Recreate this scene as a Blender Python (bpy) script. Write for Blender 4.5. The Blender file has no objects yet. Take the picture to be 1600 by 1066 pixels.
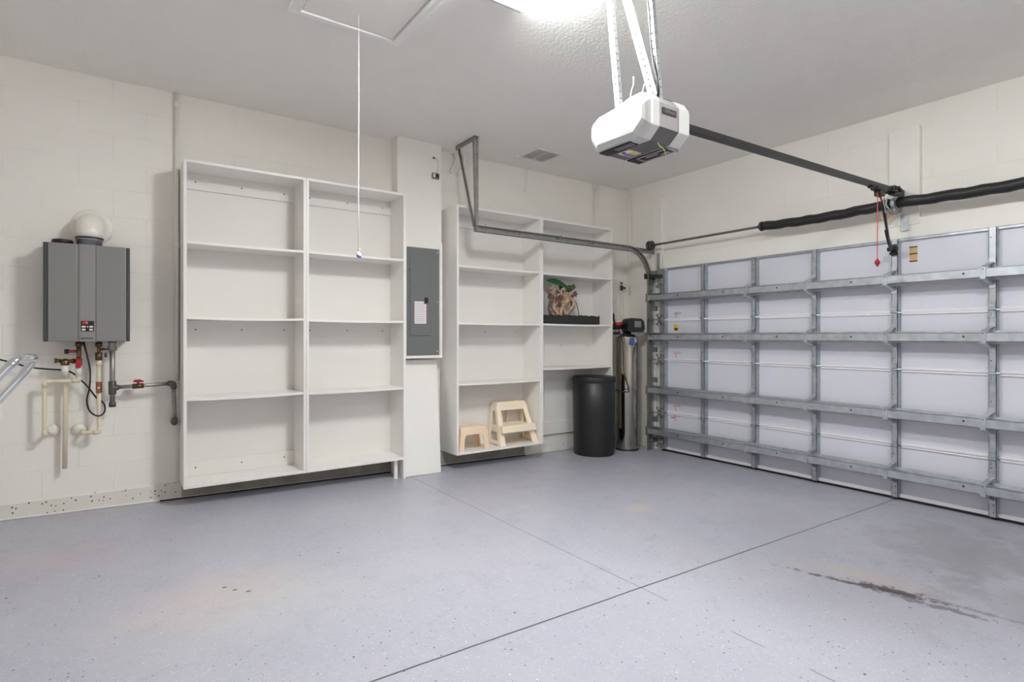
import bpy, bmesh, math, random
from mathutils import Vector, Matrix, Quaternion
random.seed(7)
scene = bpy.context.scene
COL = scene.collection
CZ = 1.37            # lens height above the sill of the garage door; every z below is measured from the lens

# ---------------------------------------------------------------- camera
cam_d = bpy.data.cameras.new('camera'); cam = bpy.data.objects.new('camera', cam_d); COL.objects.link(cam)
cam_d.sensor_width = 36.0; cam_d.lens = 868/1600*36.0
cam_d.shift_y = -6.0/1600; cam_d.clip_start = 0.05
fw = Vector((0.575, 0.818, 0)).normalized()
cam.location = (0, 0, CZ)
cam.rotation_euler = fw.to_track_quat('-Z', 'Y').to_euler()
scene.camera = cam

# ---------------------------------------------------------------- world, exposure
w = bpy.data.worlds.new('world'); scene.world = w; w.use_nodes = True
w.node_tree.nodes['Background'].inputs[0].default_value = (0.9, 0.95, 1, 1)
w.node_tree.nodes['Background'].inputs[1].default_value = 0.3
vs = scene.view_settings
vs.view_transform = 'Standard'; vs.look = 'None'; vs.gamma = 1; vs.use_curve_mapping = False
vs.exposure = 2.4
scene.cycles.diffuse_bounces = 8; scene.cycles.max_bounces = 14
scene.cycles.sample_clamp_indirect = 6
LAMP = 31.0          # radiance of the fluorescent diffusers

# ---------------------------------------------------------------- materials
def lin(c):
    c /= 255.0
    return c/12.92 if c <= .04045 else ((c+.055)/1.055)**2.4
def rgb(r, g, b): return (lin(r), lin(g), lin(b), 1)
def mat(name, col, rough=.5, metal=0, bump=0, bscale=60, var=0, vscale=4, spec=.5, emit=None, estr=0, coat=0):
    m = bpy.data.materials.new(name); m.use_nodes = True
    nt = m.node_tree; p = nt.nodes['Principled BSDF']; L = nt.links
    p.inputs['Base Color'].default_value = col
    p.inputs['Roughness'].default_value = rough
    p.inputs['Metallic'].default_value = metal
    p.inputs['Specular IOR Level'].default_value = spec
    if coat: p.inputs['Coat Weight'].default_value = coat
    tc = nt.nodes.new('ShaderNodeTexCoord')
    n = nt.nodes.new('ShaderNodeTexNoise'); n.inputs['Scale'].default_value = vscale; n.inputs['Detail'].default_value = 5
    L.new(tc.outputs['Object'], n.inputs['Vector'])
    mx = nt.nodes.new('ShaderNodeMix'); mx.data_type = 'RGBA'; mx.blend_type = 'MULTIPLY'
    mx.inputs['Factor'].default_value = 1.0
    mx.inputs[6].default_value = col
    mr = nt.nodes.new('ShaderNodeMapRange')
    mr.inputs['From Min'].default_value = .3; mr.inputs['From Max'].default_value = .7
    v = max(var, .015)
    mr.inputs['To Min'].default_value = 1-v; mr.inputs['To Max'].default_value = 1+v*.3
    L.new(n.outputs['Fac'], mr.inputs['Value']); L.new(mr.outputs['Result'], mx.inputs[7])
    L.new(mx.outputs[2], p.inputs['Base Color'])
    if bump:
        n2 = nt.nodes.new('ShaderNodeTexNoise'); n2.inputs['Scale'].default_value = bscale; n2.inputs['Detail'].default_value = 4
        L.new(tc.outputs['Object'], n2.inputs['Vector'])
        b = nt.nodes.new('ShaderNodeBump'); b.inputs['Strength'].default_value = bump; b.inputs['Distance'].default_value = .004
        L.new(n2.outputs['Fac'], b.inputs['Height']); L.new(b.outputs['Normal'], p.inputs['Normal'])
    if emit:
        p.inputs['Emission Color'].default_value = emit; p.inputs['Emission Strength'].default_value = estr
    return m

def wall_mat(name, axis, x_off, z_off):
    """painted concrete block: faint joints, pin holes, roller texture"""
    m = mat(name, rgb(236, 232, 225), .55, bump=.25, bscale=90, var=.03, vscale=1.3)
    nt = m.node_tree; L = nt.links; p = nt.nodes['Principled BSDF']
    tc = nt.nodes.new('ShaderNodeTexCoord'); sx = nt.nodes.new('ShaderNodeSeparateXYZ'); cb = nt.nodes.new('ShaderNodeCombineXYZ')
    L.new(tc.outputs['Object'], sx.inputs[0])
    a1 = nt.nodes.new('ShaderNodeMath'); a1.inputs[1].default_value = -x_off
    a2 = nt.nodes.new('ShaderNodeMath'); a2.inputs[1].default_value = -z_off
    L.new(sx.outputs[axis], a1.inputs[0]); L.new(sx.outputs[2], a2.inputs[0])
    L.new(a1.outputs[0], cb.inputs[0]); L.new(a2.outputs[0], cb.inputs[1])
    nz = nt.nodes.new('ShaderNodeTexNoise'); nz.inputs['Scale'].default_value = 6
    L.new(tc.outputs['Object'], nz.inputs['Vector'])
    br = nt.nodes.new('ShaderNodeTexBrick'); br.offset = .5; br.squash = 1
    br.inputs['Scale'].default_value = 1; br.inputs['Brick Width'].default_value = .4064; br.inputs['Row Height'].default_value = .2032
    br.inputs['Mortar Size'].default_value = .0035; br.inputs['Mortar Smooth'].default_value = 1
    L.new(cb.outputs[0], br.inputs['Vector'])
    # worn joints: deeper where the noise is high
    mr = nt.nodes.new('ShaderNodeMapRange'); mr.inputs['From Min'].default_value = .35; mr.inputs['From Max'].default_value = .65
    mr.inputs['To Min'].default_value = .15; mr.inputs['To Max'].default_value = 1
    L.new(nz.outputs['Fac'], mr.inputs['Value'])
    mul = nt.nodes.new('ShaderNodeMath'); mul.operation = 'MULTIPLY'
    L.new(br.outputs['Fac'], mul.inputs[0]); L.new(mr.outputs['Result'], mul.inputs[1])
    vo = nt.nodes.new('ShaderNodeTexVoronoi'); vo.inputs['Scale'].default_value = 7; L.new(tc.outputs['Object'], vo.inputs['Vector'])
    lt = nt.nodes.new('ShaderNodeMath'); lt.operation = 'LESS_THAN'; lt.inputs[1].default_value = .035
    L.new(vo.outputs['Distance'], lt.inputs[0])
    mxx = nt.nodes.new('ShaderNodeMath'); mxx.operation = 'MAXIMUM'
    L.new(mul.outputs[0], mxx.inputs[0]); L.new(lt.outputs[0], mxx.inputs[1])
    b = nt.nodes.new('ShaderNodeBump'); b.invert = True; b.inputs['Strength'].default_value = .55; b.inputs['Distance'].default_value = .005
    L.new(mxx.outputs[0], b.inputs['Height'])
    old = p.inputs['Normal'].links[0].from_node
    L.new(old.outputs['Normal'], b.inputs['Normal']); L.new(b.outputs['Normal'], p.inputs['Normal'])
    return m

def speckle(nt, L, tc, scale, thr, sel):
    """mask of paint flakes: voronoi cells of which a share carries a flake"""
    vo = nt.nodes.new('ShaderNodeTexVoronoi'); vo.inputs['Scale'].default_value = scale
    L.new(tc.outputs['Object'], vo.inputs['Vector'])
    nz = nt.nodes.new('ShaderNodeTexNoise'); nz.inputs['Scale'].default_value = scale*1.7
    L.new(tc.outputs['Object'], nz.inputs['Vector'])
    ml = nt.nodes.new('ShaderNodeMath'); ml.operation = 'MULTIPLY'; ml.inputs[1].default_value = thr*2
    L.new(nz.outputs['Fac'], ml.inputs[0])
    lt = nt.nodes.new('ShaderNodeMath'); lt.operation = 'LESS_THAN'
    L.new(vo.outputs['Distance'], lt.inputs[0]); L.new(ml.outputs[0], lt.inputs[1])
    sp = nt.nodes.new('ShaderNodeSeparateColor'); L.new(vo.outputs['Color'], sp.inputs[0])
    g = nt.nodes.new('ShaderNodeMath'); g.operation = 'LESS_THAN'; g.inputs[1].default_value = sel
    L.new(sp.outputs[0], g.inputs[0])
    m2 = nt.nodes.new('ShaderNodeMath'); m2.operation = 'MULTIPLY'
    L.new(lt.outputs[0], m2.inputs[0]); L.new(g.outputs[0], m2.inputs[1])
    return m2.outputs[0]

def mixc(nt, L, fac, a, b):
    mx = nt.nodes.new('ShaderNodeMix'); mx.data_type = 'RGBA'
    if isinstance(fac, (int, float)): mx.inputs['Factor'].default_value = fac
    else: L.new(fac, mx.inputs['Factor'])
    for i, v in ((6, a), (7, b)):
        if isinstance(v, tuple): mx.inputs[i].default_value = v
        else: L.new(v, mx.inputs[i])
    return mx.outputs[2]

MARKS = ((.426, 3.13), (.464, 3.071), (.517, 3.019))
def floor_mat():
    m = bpy.data.materials.new('epoxy_floor'); m.use_nodes = True
    nt = m.node_tree; L = nt.links; p = nt.nodes['Principled BSDF']
    tc = nt.nodes.new('ShaderNodeTexCoord'); sx = nt.nodes.new('ShaderNodeSeparateXYZ'); L.new(tc.outputs['Object'], sx.inputs[0])
    def M(op, a, b=None, c=None, clamp=False):
        n = nt.nodes.new('ShaderNodeMath'); n.operation = op; n.use_clamp = clamp
        for i, v in enumerate((a, b, c)):
            if v is None: continue
            if isinstance(v, (int, float)): n.inputs[i].default_value = v
            else: L.new(v, n.inputs[i])
        return n.outputs[0]
    def noise(s, d=4, r=.5):
        n = nt.nodes.new('ShaderNodeTexNoise'); n.inputs['Scale'].default_value = s; n.inputs['Detail'].default_value = d
        n.inputs['Roughness'].default_value = r
        L.new(tc.outputs['Object'], n.inputs['Vector']); return n.outputs['Fac']
    def mr(v, a, b, c, d):
        n = nt.nodes.new('ShaderNodeMapRange'); L.new(v, n.inputs['Value'])
        for k, q in zip(('From Min', 'From Max', 'To Min', 'To Max'), (a, b, c, d)): n.inputs[k].default_value = q
        return n.outputs['Result']
    big = noise(.8); fine = noise(45, 6, .7); mid = noise(5, 6, .65)
    col = mixc(nt, L, mr(big, .35, .65, 0, 1), FLOOR_A, FLOOR_B)
    col = mixc(nt, L, mr(fine, .3, .75, 0, .22), col, rgb(205, 206, 216))
    col = mixc(nt, L, mr(mid, .55, .8, 0, .22), col, rgb(128, 126, 140))
    # white and dark flakes of several sizes
    col = mixc(nt, L, speckle(nt, L, tc, 80, .20, .30), col, rgb(200, 200, 206))
    col = mixc(nt, L, speckle(nt, L, tc, 95, .20, .22), col, rgb(140, 138, 146))
    col = mixc(nt, L, speckle(nt, L, tc, 44, .13, .10), col, rgb(214, 214, 220))
    col = mixc(nt, L, speckle(nt, L, tc, 42, .15, .20), col, rgb(96, 92, 98))
    col = mixc(nt, L, speckle(nt, L, tc, 20, .10, .09), col, rgb(66, 62, 66))
    # stains with shapes of their own
    def blot(x, y, rx, ry, rot, c, strength, wob=.5, power=1.0, nz=None):
        nonlocal col
        cx = M('SUBTRACT', sx.outputs[0], x); cy = M('SUBTRACT', sx.outputs[1], y)
        ca, sa = math.cos(rot), math.sin(rot)
        u = M('DIVIDE', M('ADD', M('MULTIPLY', cx, ca), M('MULTIPLY', cy, sa)), rx)
        v = M('DIVIDE', M('ADD', M('MULTIPLY', cx, -sa), M('MULTIPLY', cy, ca)), ry)
        d = M('SQRT', M('ADD', M('MULTIPLY', u, u), M('MULTIPLY', v, v)))
        d = M('ADD', d, M('MULTIPLY', M('SUBTRACT', nz or mid, .5), wob*2))
        f = M('MULTIPLY', M('SUBTRACT', 1.0, d, clamp=True), strength*power, clamp=True)
        f = M('MINIMUM', f, strength)
        col = mixc(nt, L, f, col, c)
    blot(.36, 3.05, .50, .40, .3, rgb(206, 184, 172), .38)
    blot(.55, 2.85, .8, .5, .3, rgb(196, 196, 186), .30)
    blot(-.25, 4.0, .45, .28, .0, rgb(186, 164, 168), .35)
    blot(3.37, 1.40, .50, .15, -1.25, rgb(190, 172, 158), .5)
    blot(3.27, 2.95, .22, .12, .3, rgb(200, 182, 170), .5)
    blot(4.25, 1.15, .40, .25, 0, rgb(140, 138, 128), .4)
    blot(4.35, 1.25, .80, .55, .2, rgb(112, 108, 110), .42, 1.6, 1.6)
    blot(3.7, .75, .5, .5, .2, rgb(126, 122, 126), .35, 1.6, 1.3)
    blot(3.9, 2.2, .6, .45, .4, rgb(140, 136, 146), .25)
    # oily streak
    ln = Vector((3.36-3.16, .95-1.555)); a = math.atan2(ln.y, ln.x)
    rag = noise(19, 7, .75)
    blot(3.235, 1.33, .36, .026, a, rgb(84, 72, 68), .85, 2.6, 3, rag)
    blot(3.29, 1.24, .19, .046, a, rgb(70, 60, 58), .9, 2.4, 3, rag)
    blot(3.265, 1.10, .30, .030, a-.1, rgb(100, 90, 90), .7, 2.8, 3, rag)
    blot(3.39, .86, .24, .022, a-.15, rgb(110, 104, 110), .6, 2.8, 2, rag)
    for (x, y) in MARKS:
        blot(x, y, .014, .009, .2, rgb(60, 50, 48), .95, .2, 4)
    # saw cut joints
    wob = M('MULTIPLY', M('SUBTRACT', noise(3), .5), .012)
    jy = M('LESS_THAN', M('ABSOLUTE', M('ADD', M('SUBTRACT', sx.outputs[1], 1.975), wob)), .0042)
    jx = M('LESS_THAN', M('ABSOLUTE', M('ADD', M('SUBTRACT', sx.outputs[0], 2.205), wob)), .0028)
    gap = M('ADD', M('GREATER_THAN', sx.outputs[1], 1.80), M('MULTIPLY', M('LESS_THAN', sx.outputs[1], 1.45), M('GREATER_THAN', noise(4), .42)), clamp=True)
    jx = M('MULTIPLY', M('MULTIPLY', jx, gap), .75)
    jj = M('MAXIMUM', jy, jx)
    col = mixc(nt, L, jj, col, rgb(70, 68, 76))
    # worn pale line in front of the door
    wl = M('LESS_THAN', M('ABSOLUTE', M('ADD', M('SUBTRACT', sx.outputs[0], 4.93), wob)), .012)
    col = mixc(nt, L, M('MULTIPLY', wl, mr(mid, .4, .6, .0, .35)), col, rgb(198, 198, 208))
    L.new(col, p.inputs['Base Color'])
    L.new(mr(mid, .3, .7, .30, .46), p.inputs['Roughness'])
    b = nt.nodes.new('ShaderNodeBump'); b.inputs['Strength'].default_value = .12; b.inputs['Distance'].default_value = .004
    L.new(fine, b.inputs['Height'])
    b2 = nt.nodes.new('ShaderNodeBump'); b2.invert = True; b2.inputs['Strength'].default_value = .6; b2.inputs['Distance'].default_value = .004
    L.new(jj, b2.inputs['Height']); L.new(b.outputs['Normal'], b2.inputs['Normal'])
    L.new(b2.outputs['Normal'], p.inputs['Normal'])
    return m
FLOOR_A = rgb(162, 162, 174); FLOOR_B = rgb(171, 170, 180)

def curb_mat():
    m = mat('stem_wall_flakes', rgb(222, 218, 210), .6, bump=.3, bscale=70, var=.04)
    nt = m.node_tree; L = nt.links; p = nt.nodes['Principled BSDF']; tc = nt.nodes.new('ShaderNodeTexCoord')
    c = p.inputs['Base Color'].links[0].from_socket
    c = mixc(nt, L, speckle(nt, L, tc, 44, .24, .34), c, rgb(96, 90, 84))
    c = mixc(nt, L, speckle(nt, L, tc, 60, .2, .3), c, rgb(238, 236, 230))
    L.new(c, p.inputs['Base Color']); return m

M_wallL = wall_mat('painted_block_wall', 0, -.05, (-1.14+CZ) - .2032)
M_wallR = wall_mat('painted_block_door_wall', 1, .1, (-1.14+CZ) - .2032)
M_plain = mat('painted_plaster', rgb(236, 232, 226), .6, bump=.12, bscale=60)
M_ceil = mat('orange_peel_ceiling', rgb(238, 235, 230), .7, bump=.9, bscale=48, var=.02)
M_floor = floor_mat()
M_curb = curb_mat()
M_shade = mat('stem_wall_painted_shade', rgb(158, 151, 140), .8, bump=.5, bscale=40, var=.25, vscale=9)  # stem wall color darkened to carry the shade under the bookcases
M_fit = mat('gray_iron_fitting', rgb(104, 102, 98), .5, .6, var=.4, vscale=40)
M_mel = mat('white_melamine', rgb(236, 233, 229), .35, spec=.4)
M_mel2 = mat('white_melamine_back', rgb(228, 225, 221), .45, spec=.35)
M_edge = mat('white_edge_banding', rgb(240, 238, 234), .4)
M_hole = mat('screw_hole', rgb(70, 66, 62), .6)
M_door = mat('door_skin_lavender_white', rgb(217, 217, 227), .42, bump=.06, bscale=25, var=.02, vscale=2)
M_ledge = mat('door_joint_white', rgb(234, 230, 234), .4)
def galv(name, c, r=.34):
    m = mat(name, c, r, .75, bump=.05, bscale=30, var=.2, vscale=16)
    return m
M_galv = galv('galvanized_steel', rgb(186, 191, 196), .42)
M_galv2 = galv('galvanized_strut', rgb(196, 201, 207), .38)
M_dgalv = galv('aged_galvanized_track', rgb(160, 159, 156), .42)
M_black = mat('black_paint', rgb(38, 37, 38), .4)
M_blackp = mat('black_plastic', rgb(27, 28, 29), .42, bump=.1, bscale=40)
M_rubber = mat('black_rubber', rgb(24, 24, 25), .55)
M_foam = mat('black_spring_sleeve', rgb(30, 30, 31), .45, bump=.5, bscale=60)
M_dark = mat('dark_hardware', rgb(84, 82, 79), .45, .8, var=.3, vscale=40)
M_heater = mat('silver_gray_enamel', rgb(138, 136, 135), .36, .3, bump=.04, bscale=120)
M_heater2 = mat('silver_gray_enamel_band', rgb(144, 142, 142), .33, .35)
M_hside = mat('charcoal_end_strip', rgb(72, 74, 75), .4, .2)
M_pvc = mat('cream_cpvc', rgb(226, 214, 188), .4)
M_pvcw = mat('white_pvc', rgb(232, 228, 220), .35)
M_brass = mat('aged_brass', rgb(120, 98, 68), .4, .85, bump=.3, bscale=90, var=.4, vscale=40)
M_copper = mat('copper_valve_body', rgb(170, 110, 80), .35, .85)
M_red = mat('red_handle', rgb(170, 28, 38), .4)
M_redc = mat('red_cord_nylon', rgb(214, 84, 84), .6)
M_navy = mat('dark_blue_handle', rgb(40, 56, 78), .45)
M_blue = mat('blue_plastic', rgb(50, 90, 150), .45)
M_white = mat('white_plastic', rgb(206, 205, 203), .35)
M_whitem = mat('white_perforated_steel', rgb(150, 150, 152), .5, .3, bump=.03)
M_opgray = mat('opener_gray_plastic', rgb(150, 144, 146), .4)
M_opdark = mat('opener_dark_gray', rgb(104, 100, 100), .45)
M_silver = mat('bright_reflector', rgb(220, 220, 222), .15, .9)
M_chrome = mat('polished_chrome', rgb(225, 228, 232), .06, 1.0)
M_steel = mat('polished_stainless', rgb(178, 172, 164), .11, 1.0, bump=.12, bscale=3.5)
M_panel = mat('panel_gray_paint', rgb(110, 112, 112), .42)
M_stool = mat('cream_molded_plastic', rgb(248, 232, 208), .38)
M_stool2 = mat('peach_molded_plastic', rgb(244, 218, 188), .38)
M_wood = mat('gnarled_driftwood', rgb(200, 168, 144), .8, bump=1.0, bscale=45, var=.45, vscale=22)
M_wood2 = mat('dark_driftwood', rgb(122, 94, 78), .85, bump=1.0, bscale=45, var=.45, vscale=22)
M_leaf = mat('dark_green_leaf', rgb(28, 84, 42), .45, bump=.3, bscale=30, var=.4, vscale=30)
M_leafg = mat('gray_green_leaf', rgb(98, 108, 106), .55, bump=.3, bscale=30, var=.2)
M_tray = mat('rough_black_tray', rgb(44, 45, 44), .75, bump=1.0, bscale=70, var=.3, vscale=30)
M_paper = mat('paper_label', rgb(232, 222, 224), .6)
M_ink = mat('gray_print', rgb(150, 140, 146), .6)
M_yellow = mat('yellow_sticker', rgb(226, 206, 60), .5)
M_orange = mat('orange_marking', rgb(214, 130, 70), .6)
M_tan = mat('tan_label', rgb(208, 168, 118), .6)
M_violet = mat('violet_label', rgb(120, 118, 168), .5)
M_rope = mat('white_cord', rgb(236, 232, 226), .7)
M_vent = mat('vent_gray_white', rgb(226, 223, 220), .5)
M_screen = mat('gray_lcd', rgb(120, 124, 122), .25)
M_pcb = mat('gray_green_box', rgb(98, 108, 106), .5)
M_redled = mat('red_led', rgb(220, 30, 40), .4, emit=(1, .05, .06, 1), estr=.5)
M_lamp = mat('lit_diffuser', rgb(250, 250, 250), .5, emit=(.95, .985, .975, 1), estr=LAMP)
M_fill = mat('added_fill_diffuser', rgb(250, 250, 250), .5, emit=(.95, .985, .975, 1), estr=LAMP*.55)  # weaker emission for the added fill light

# ---------------------------------------------------------------- mesh builder
class MB:
    def __init__(s): s.bm = bmesh.new(); s.mi = 0; s.smooth = False
    def _f(s, vs):
        try: f = s.bm.faces.new(vs)
        except ValueError: return None
        f.material_index = s.mi; f.smooth = s.smooth; return f
    def box(s, x0, x1, y0, y1, z0, z1):
        s.hexa([(x0,y0,z0),(x1,y0,z0),(x1,y1,z0),(x0,y1,z0),(x0,y0,z1),(x1,y0,z1),(x1,y1,z1),(x0,y1,z1)]); return s
    def hexa(s, P):
        v = [s.bm.verts.new(p) for p in P]
        for q in ((0,3,2,1),(4,5,6,7),(0,1,5,4),(1,2,6,5),(2,3,7,6),(3,0,4,7)): s._f([v[i] for i in q])
        return s
    def bar(s, p0, p1, w, t, wdir):
        """flat bar from p0 to p1; w along wdir, t across"""
        p0 = Vector(p0); p1 = Vector(p1); d = (p1-p0).normalized(); wd = Vector(wdir); wd = (wd - d*wd.dot(d)).normalized(); td = d.cross(wd)
        P = []
        for p in (p0, p1):
            for a, b in ((-1,-1),(1,-1),(1,1),(-1,1)): P.append(p + wd*(w/2*a) + td*(t/2*b))
        return s.hexa(P)
    def ring(s, c, u, v, r, n): return [s.bm.verts.new(c + u*(r*math.cos(2*math.pi*i/n)) + v*(r*math.sin(2*math.pi*i/n))) for i in range(n)]
    def tube(s, pts, r, n=12, caps=True):
        pts = [Vector(p) for p in pts]; rs = r if isinstance(r, (list, tuple)) else [r]*len(pts)
        sm = s.smooth
        t0 = (pts[1]-pts[0]).normalized(); u = t0.orthogonal().normalized(); rings = []
        for i, p in enumerate(pts):
            if i == 0: t = t0
            elif i == len(pts)-1: t = (pts[i]-pts[i-1]).normalized()
            else: t = ((pts[i]-pts[i-1]).normalized() + (pts[i+1]-pts[i]).normalized()).normalized()
            u = (u - t*u.dot(t)).normalized(); v = t.cross(u)
            rings.append(s.ring(p, u, v, rs[i], n))
        s.smooth = True
        for a, b in zip(rings, rings[1:]):
            for i in range(n): s._f([a[i], a[(i+1)%n], b[(i+1)%n], b[i]])
        s.smooth = False
        if caps: s._f(rings[0][::-1]); s._f(rings[-1])
        s.smooth = sm
        return s
    def cyl(s, p0, p1, r, n=20): return s.tube([p0, p1], r, n)
    def lathe(s, c, prof, axis=(0,0,1), n=32):
        """prof = [(radius, height)], heights along axis from c; sharp"""
        c = Vector(c); ax = Vector(axis).normalized(); u = ax.orthogonal().normalized(); v = ax.cross(u)
        rings = [s.ring(c + ax*h, u, v, max(r, 1e-4), n) for r, h in prof]
        s.smooth = True
        for a, b in zip(rings, rings[1:]):
            for i in range(n): s._f([a[i], a[(i+1)%n], b[(i+1)%n], b[i]])
        s.smooth = False
        s._f(rings[0][::-1]); s._f(rings[-1]); return s
    def prism(s, poly, f0, f1):
        """poly of 2D points; f0/f1 map a 2D point to 3D for the two ends"""
        a = [s.bm.verts.new(f0(*p)) for p in poly]; b = [s.bm.verts.new(f1(*p)) for p in poly]; n = len(poly)
        for i in range(n): s._f([a[i], a[(i+1)%n], b[(i+1)%n], b[i]])
        s._f(a[::-1]); s._f(b); return s
    def perf(s, p0, p1, w, wdir, n, t=.002, r=.0045, per=2):
        """perforated steel strip with real holes"""
        p0 = Vector(p0); p1 = Vector(p1); d = (p1-p0); Ln = d.length; d.normalize()
        wd = Vector(wdir); wd = (wd - d*wd.dot(d)).normalized(); td = d.cross(wd)*t
        st = Ln/n
        for i in range(n):
            c = p0 + d*(st*(i+.5))
            sq = []; ho = []
            for k in range(8):
                a = math.pi/4*k + math.pi/8
                ca, sa = math.cos(a), math.sin(a); m = max(abs(ca), abs(sa))
                x = ca/m*st/2; y = sa/m*w/2
                if abs(abs(ca)-m) < 1e-6: x = math.copysign(st/2, ca); y = math.copysign(w/2, sa)*.5
                else: x = math.copysign(st/2, ca)*.5; y = math.copysign(w/2, sa)
                sq.append(c + d*x + wd*y); ho.append(c + d*(r*ca) + wd*(r*sa))
            # corners
            A = [s.bm.verts.new(p) for p in sq]; H = [s.bm.verts.new(p) for p in ho]
            A2 = [s.bm.verts.new(p+td) for p in sq]; H2 = [s.bm.verts.new(p+td) for p in ho]
            C = {}
            for k in (0, 2, 4, 6):
                a = math.pi/4*k + math.pi/4
                q = c + d*math.copysign(st/2, math.cos(a)) + wd*math.copysign(w/2, math.sin(a))
                C[k] = (s.bm.verts.new(q), s.bm.verts.new(q+td))
            for k in range(8):
                j = (k+1) % 8
                if k in C:
                    s._f([A[k], C[k][0], A[j], H[j], H[k]]); s._f([H2[k], H2[j], A2[j], C[k][1], A2[k]])
                else:
                    s._f([A[k], A[j], H[j], H[k]]); s._f([H2[k], H2[j], A2[j], A2[k]])
                s._f([H[k], H[j], H2[j], H2[k]])
        for sg in (-1, 1):
            e = wd*(w/2*sg)
            s._f([s.bm.verts.new(q) for q in (p0+e, p1+e, p1+e+td, p0+e+td)])
        return s

ORG = {}
def obj(name, mb, mats, parent=None, bevel=0, seg=2, kind=None, label=None, cat=None, group=None):
    me = bpy.data.meshes.new(name)
    org = ORG.get(parent.name, Vector((0,0,0))) if parent else Vector((0,0,0))
    bmesh.ops.transform(mb.bm, matrix=Matrix.Translation(-org), verts=mb.bm.verts)
    if not parent:
        bmesh.ops.transform(mb.bm, matrix=Matrix.Translation((0,0,CZ)), verts=mb.bm.verts)
    bmesh.ops.recalc_face_normals(mb.bm, faces=mb.bm.faces)
    mb.bm.to_mesh(me); mb.bm.free()
    for m in (mats if isinstance(mats, (list, tuple)) else [mats]): me.materials.append(m)
    o = bpy.data.objects.new(name, me); COL.objects.link(o)
    if parent: o.parent = parent; ORG[o.name] = org
    if bevel:
        b = o.modifiers.new('bevel', 'BEVEL'); b.width = bevel; b.segments = seg; b.limit_method = 'ANGLE'; b.angle_limit = math.radians(35)
    if kind: o['kind'] = kind
    if label: o['label'] = label
    if cat: o['category'] = cat
    if group: o['group'] = group
    return o
def thing(name, label, cat, loc, group=None):
    o = bpy.data.objects.new(name, None); COL.objects.link(o)
    o.empty_display_size = .1
    o.location = (loc[0], loc[1], loc[2]+CZ); ORG[o.name] = Vector(loc)
    o['label'] = label; o['category'] = cat
    if group: o['group'] = group
    return o
def single(name, mb, mats, label, cat, loc, bevel=0, group=None, seg=2):
    """a thing that is one mesh, origin at its base"""
    o = bpy.data.objects.new(name, bpy.data.meshes.new(name))
    bmesh.ops.transform(mb.bm, matrix=Matrix.Translation(-Vector(loc)), verts=mb.bm.verts)
    bmesh.ops.recalc_face_normals(mb.bm, faces=mb.bm.faces)
    mb.bm.to_mesh(o.data); mb.bm.free(); COL.objects.link(o)
    for m in (mats if isinstance(mats, (list, tuple)) else [mats]): o.data.materials.append(m)
    o.location = (loc[0], loc[1], loc[2]+CZ); ORG[o.name] = Vector(loc)
    o['label'] = label; o['category'] = cat
    if group: o['group'] = group
    if bevel:
        b = o.modifiers.new('bevel', 'BEVEL'); b.width = bevel; b.segments = seg; b.limit_method = 'ANGLE'; b.angle_limit = math.radians(35)
    return o
def writing(name, txt, size, loc, xdir, ydir, m, parent, sx=1.0):
    c = bpy.data.curves.new(name, 'FONT'); c.body = txt; c.size = size; c.extrude = .0004; c.align_x = 'CENTER'; c.align_y = 'CENTER'
    c.materials.append(m); o = bpy.data.objects.new(name, c); COL.objects.link(o); o.parent = parent
    X = Vector(xdir).normalized(); Y = Vector(ydir).normalized(); Z = X.cross(Y)
    R = Matrix((X, Y, Z)).transposed().to_4x4()
    me = bpy.data.meshes.new_from_object(o); bpy.data.objects.remove(o); bpy.data.curves.remove(c)
    me.transform(Matrix.Translation(Vector(loc) - ORG[parent.name]) @ R @ Matrix.Diagonal((sx, 1, 1, 1)))
    o = bpy.data.objects.new(name, me); COL.objects.link(o); o.parent = parent
    if not me.materials: me.materials.append(m)
    return o
def catmull(P, k=6):
    P = [Vector(p) for p in P]; Q = [P[0]*2-P[1]] + P + [P[-1]*2-P[-2]]; out = []
    for i in range(1, len(Q)-2):
        for j in range(k):
            t = j/k; a, b, c, d = Q[i-1:i+3]
            out.append(.5*((2*b) + (c-a)*t + (2*a-5*b+4*c-d)*t*t + (3*b-a-3*c+d)*t**3))
    out.append(P[-1]); return out
def rounded(P, r, k=5):
    """polyline with rounded corners"""
    P = [Vector(p) for p in P]; out = [P[0]]
    for a, b, c in zip(P, P[1:], P[2:]):
        d1 = (a-b); d2 = (c-b); q = min(r, d1.length*.45, d2.length*.45); A = b+d1.normalized()*q; B = b+d2.normalized()*q
        for j in range(k+1):
            t = j/k; out.append(A*(1-t)**2 + b*2*t*(1-t) + B*t*t)
    out.append(P[-1]); return out
def fz(x): return -1.255 - .021*x       # the slab falls towards the door

# ================================================================ the setting
WY = 5.07; WX = 5.38; ZC = 1.91; XB = -1.9; YB = -1.35
mb = MB()
mb.hexa([(XB-.15,YB-.15,fz(XB)-.2),(WX+.35,YB-.15,fz(WX)-.2),(WX+.35,WY+.15,fz(WX)-.2),(XB-.15,WY+.15,fz(XB)-.2),
         (XB-.15,YB-.15,fz(XB-.15)),(WX+.35,YB-.15,fz(WX+.35)),(WX+.35,WY+.15,fz(WX+.35)),(XB-.15,WY+.15,fz(XB-.15))])
obj('floor', mb, M_floor, kind='structure')
obj('ceiling', MB().box(XB-.15, WX+.35, YB-.15, WY+.15, ZC, ZC+.15), M_ceil, kind='structure')
obj('wall_left', MB().box(XB-.15, WX+.2, WY, WY+.15, -1.7, ZC), M_wallL, kind='structure')
DY0, DY1, DZ = -.66, 4.46, .83
mb = MB().box(WX, WX+.2, YB, WY, DZ, ZC).box(WX, WX+.2, DY1, WY, -1.7, DZ).box(WX, WX+.2, YB, DY0, -1.7, DZ)
obj('wall_right', mb, M_wallR, kind='structure')
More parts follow.
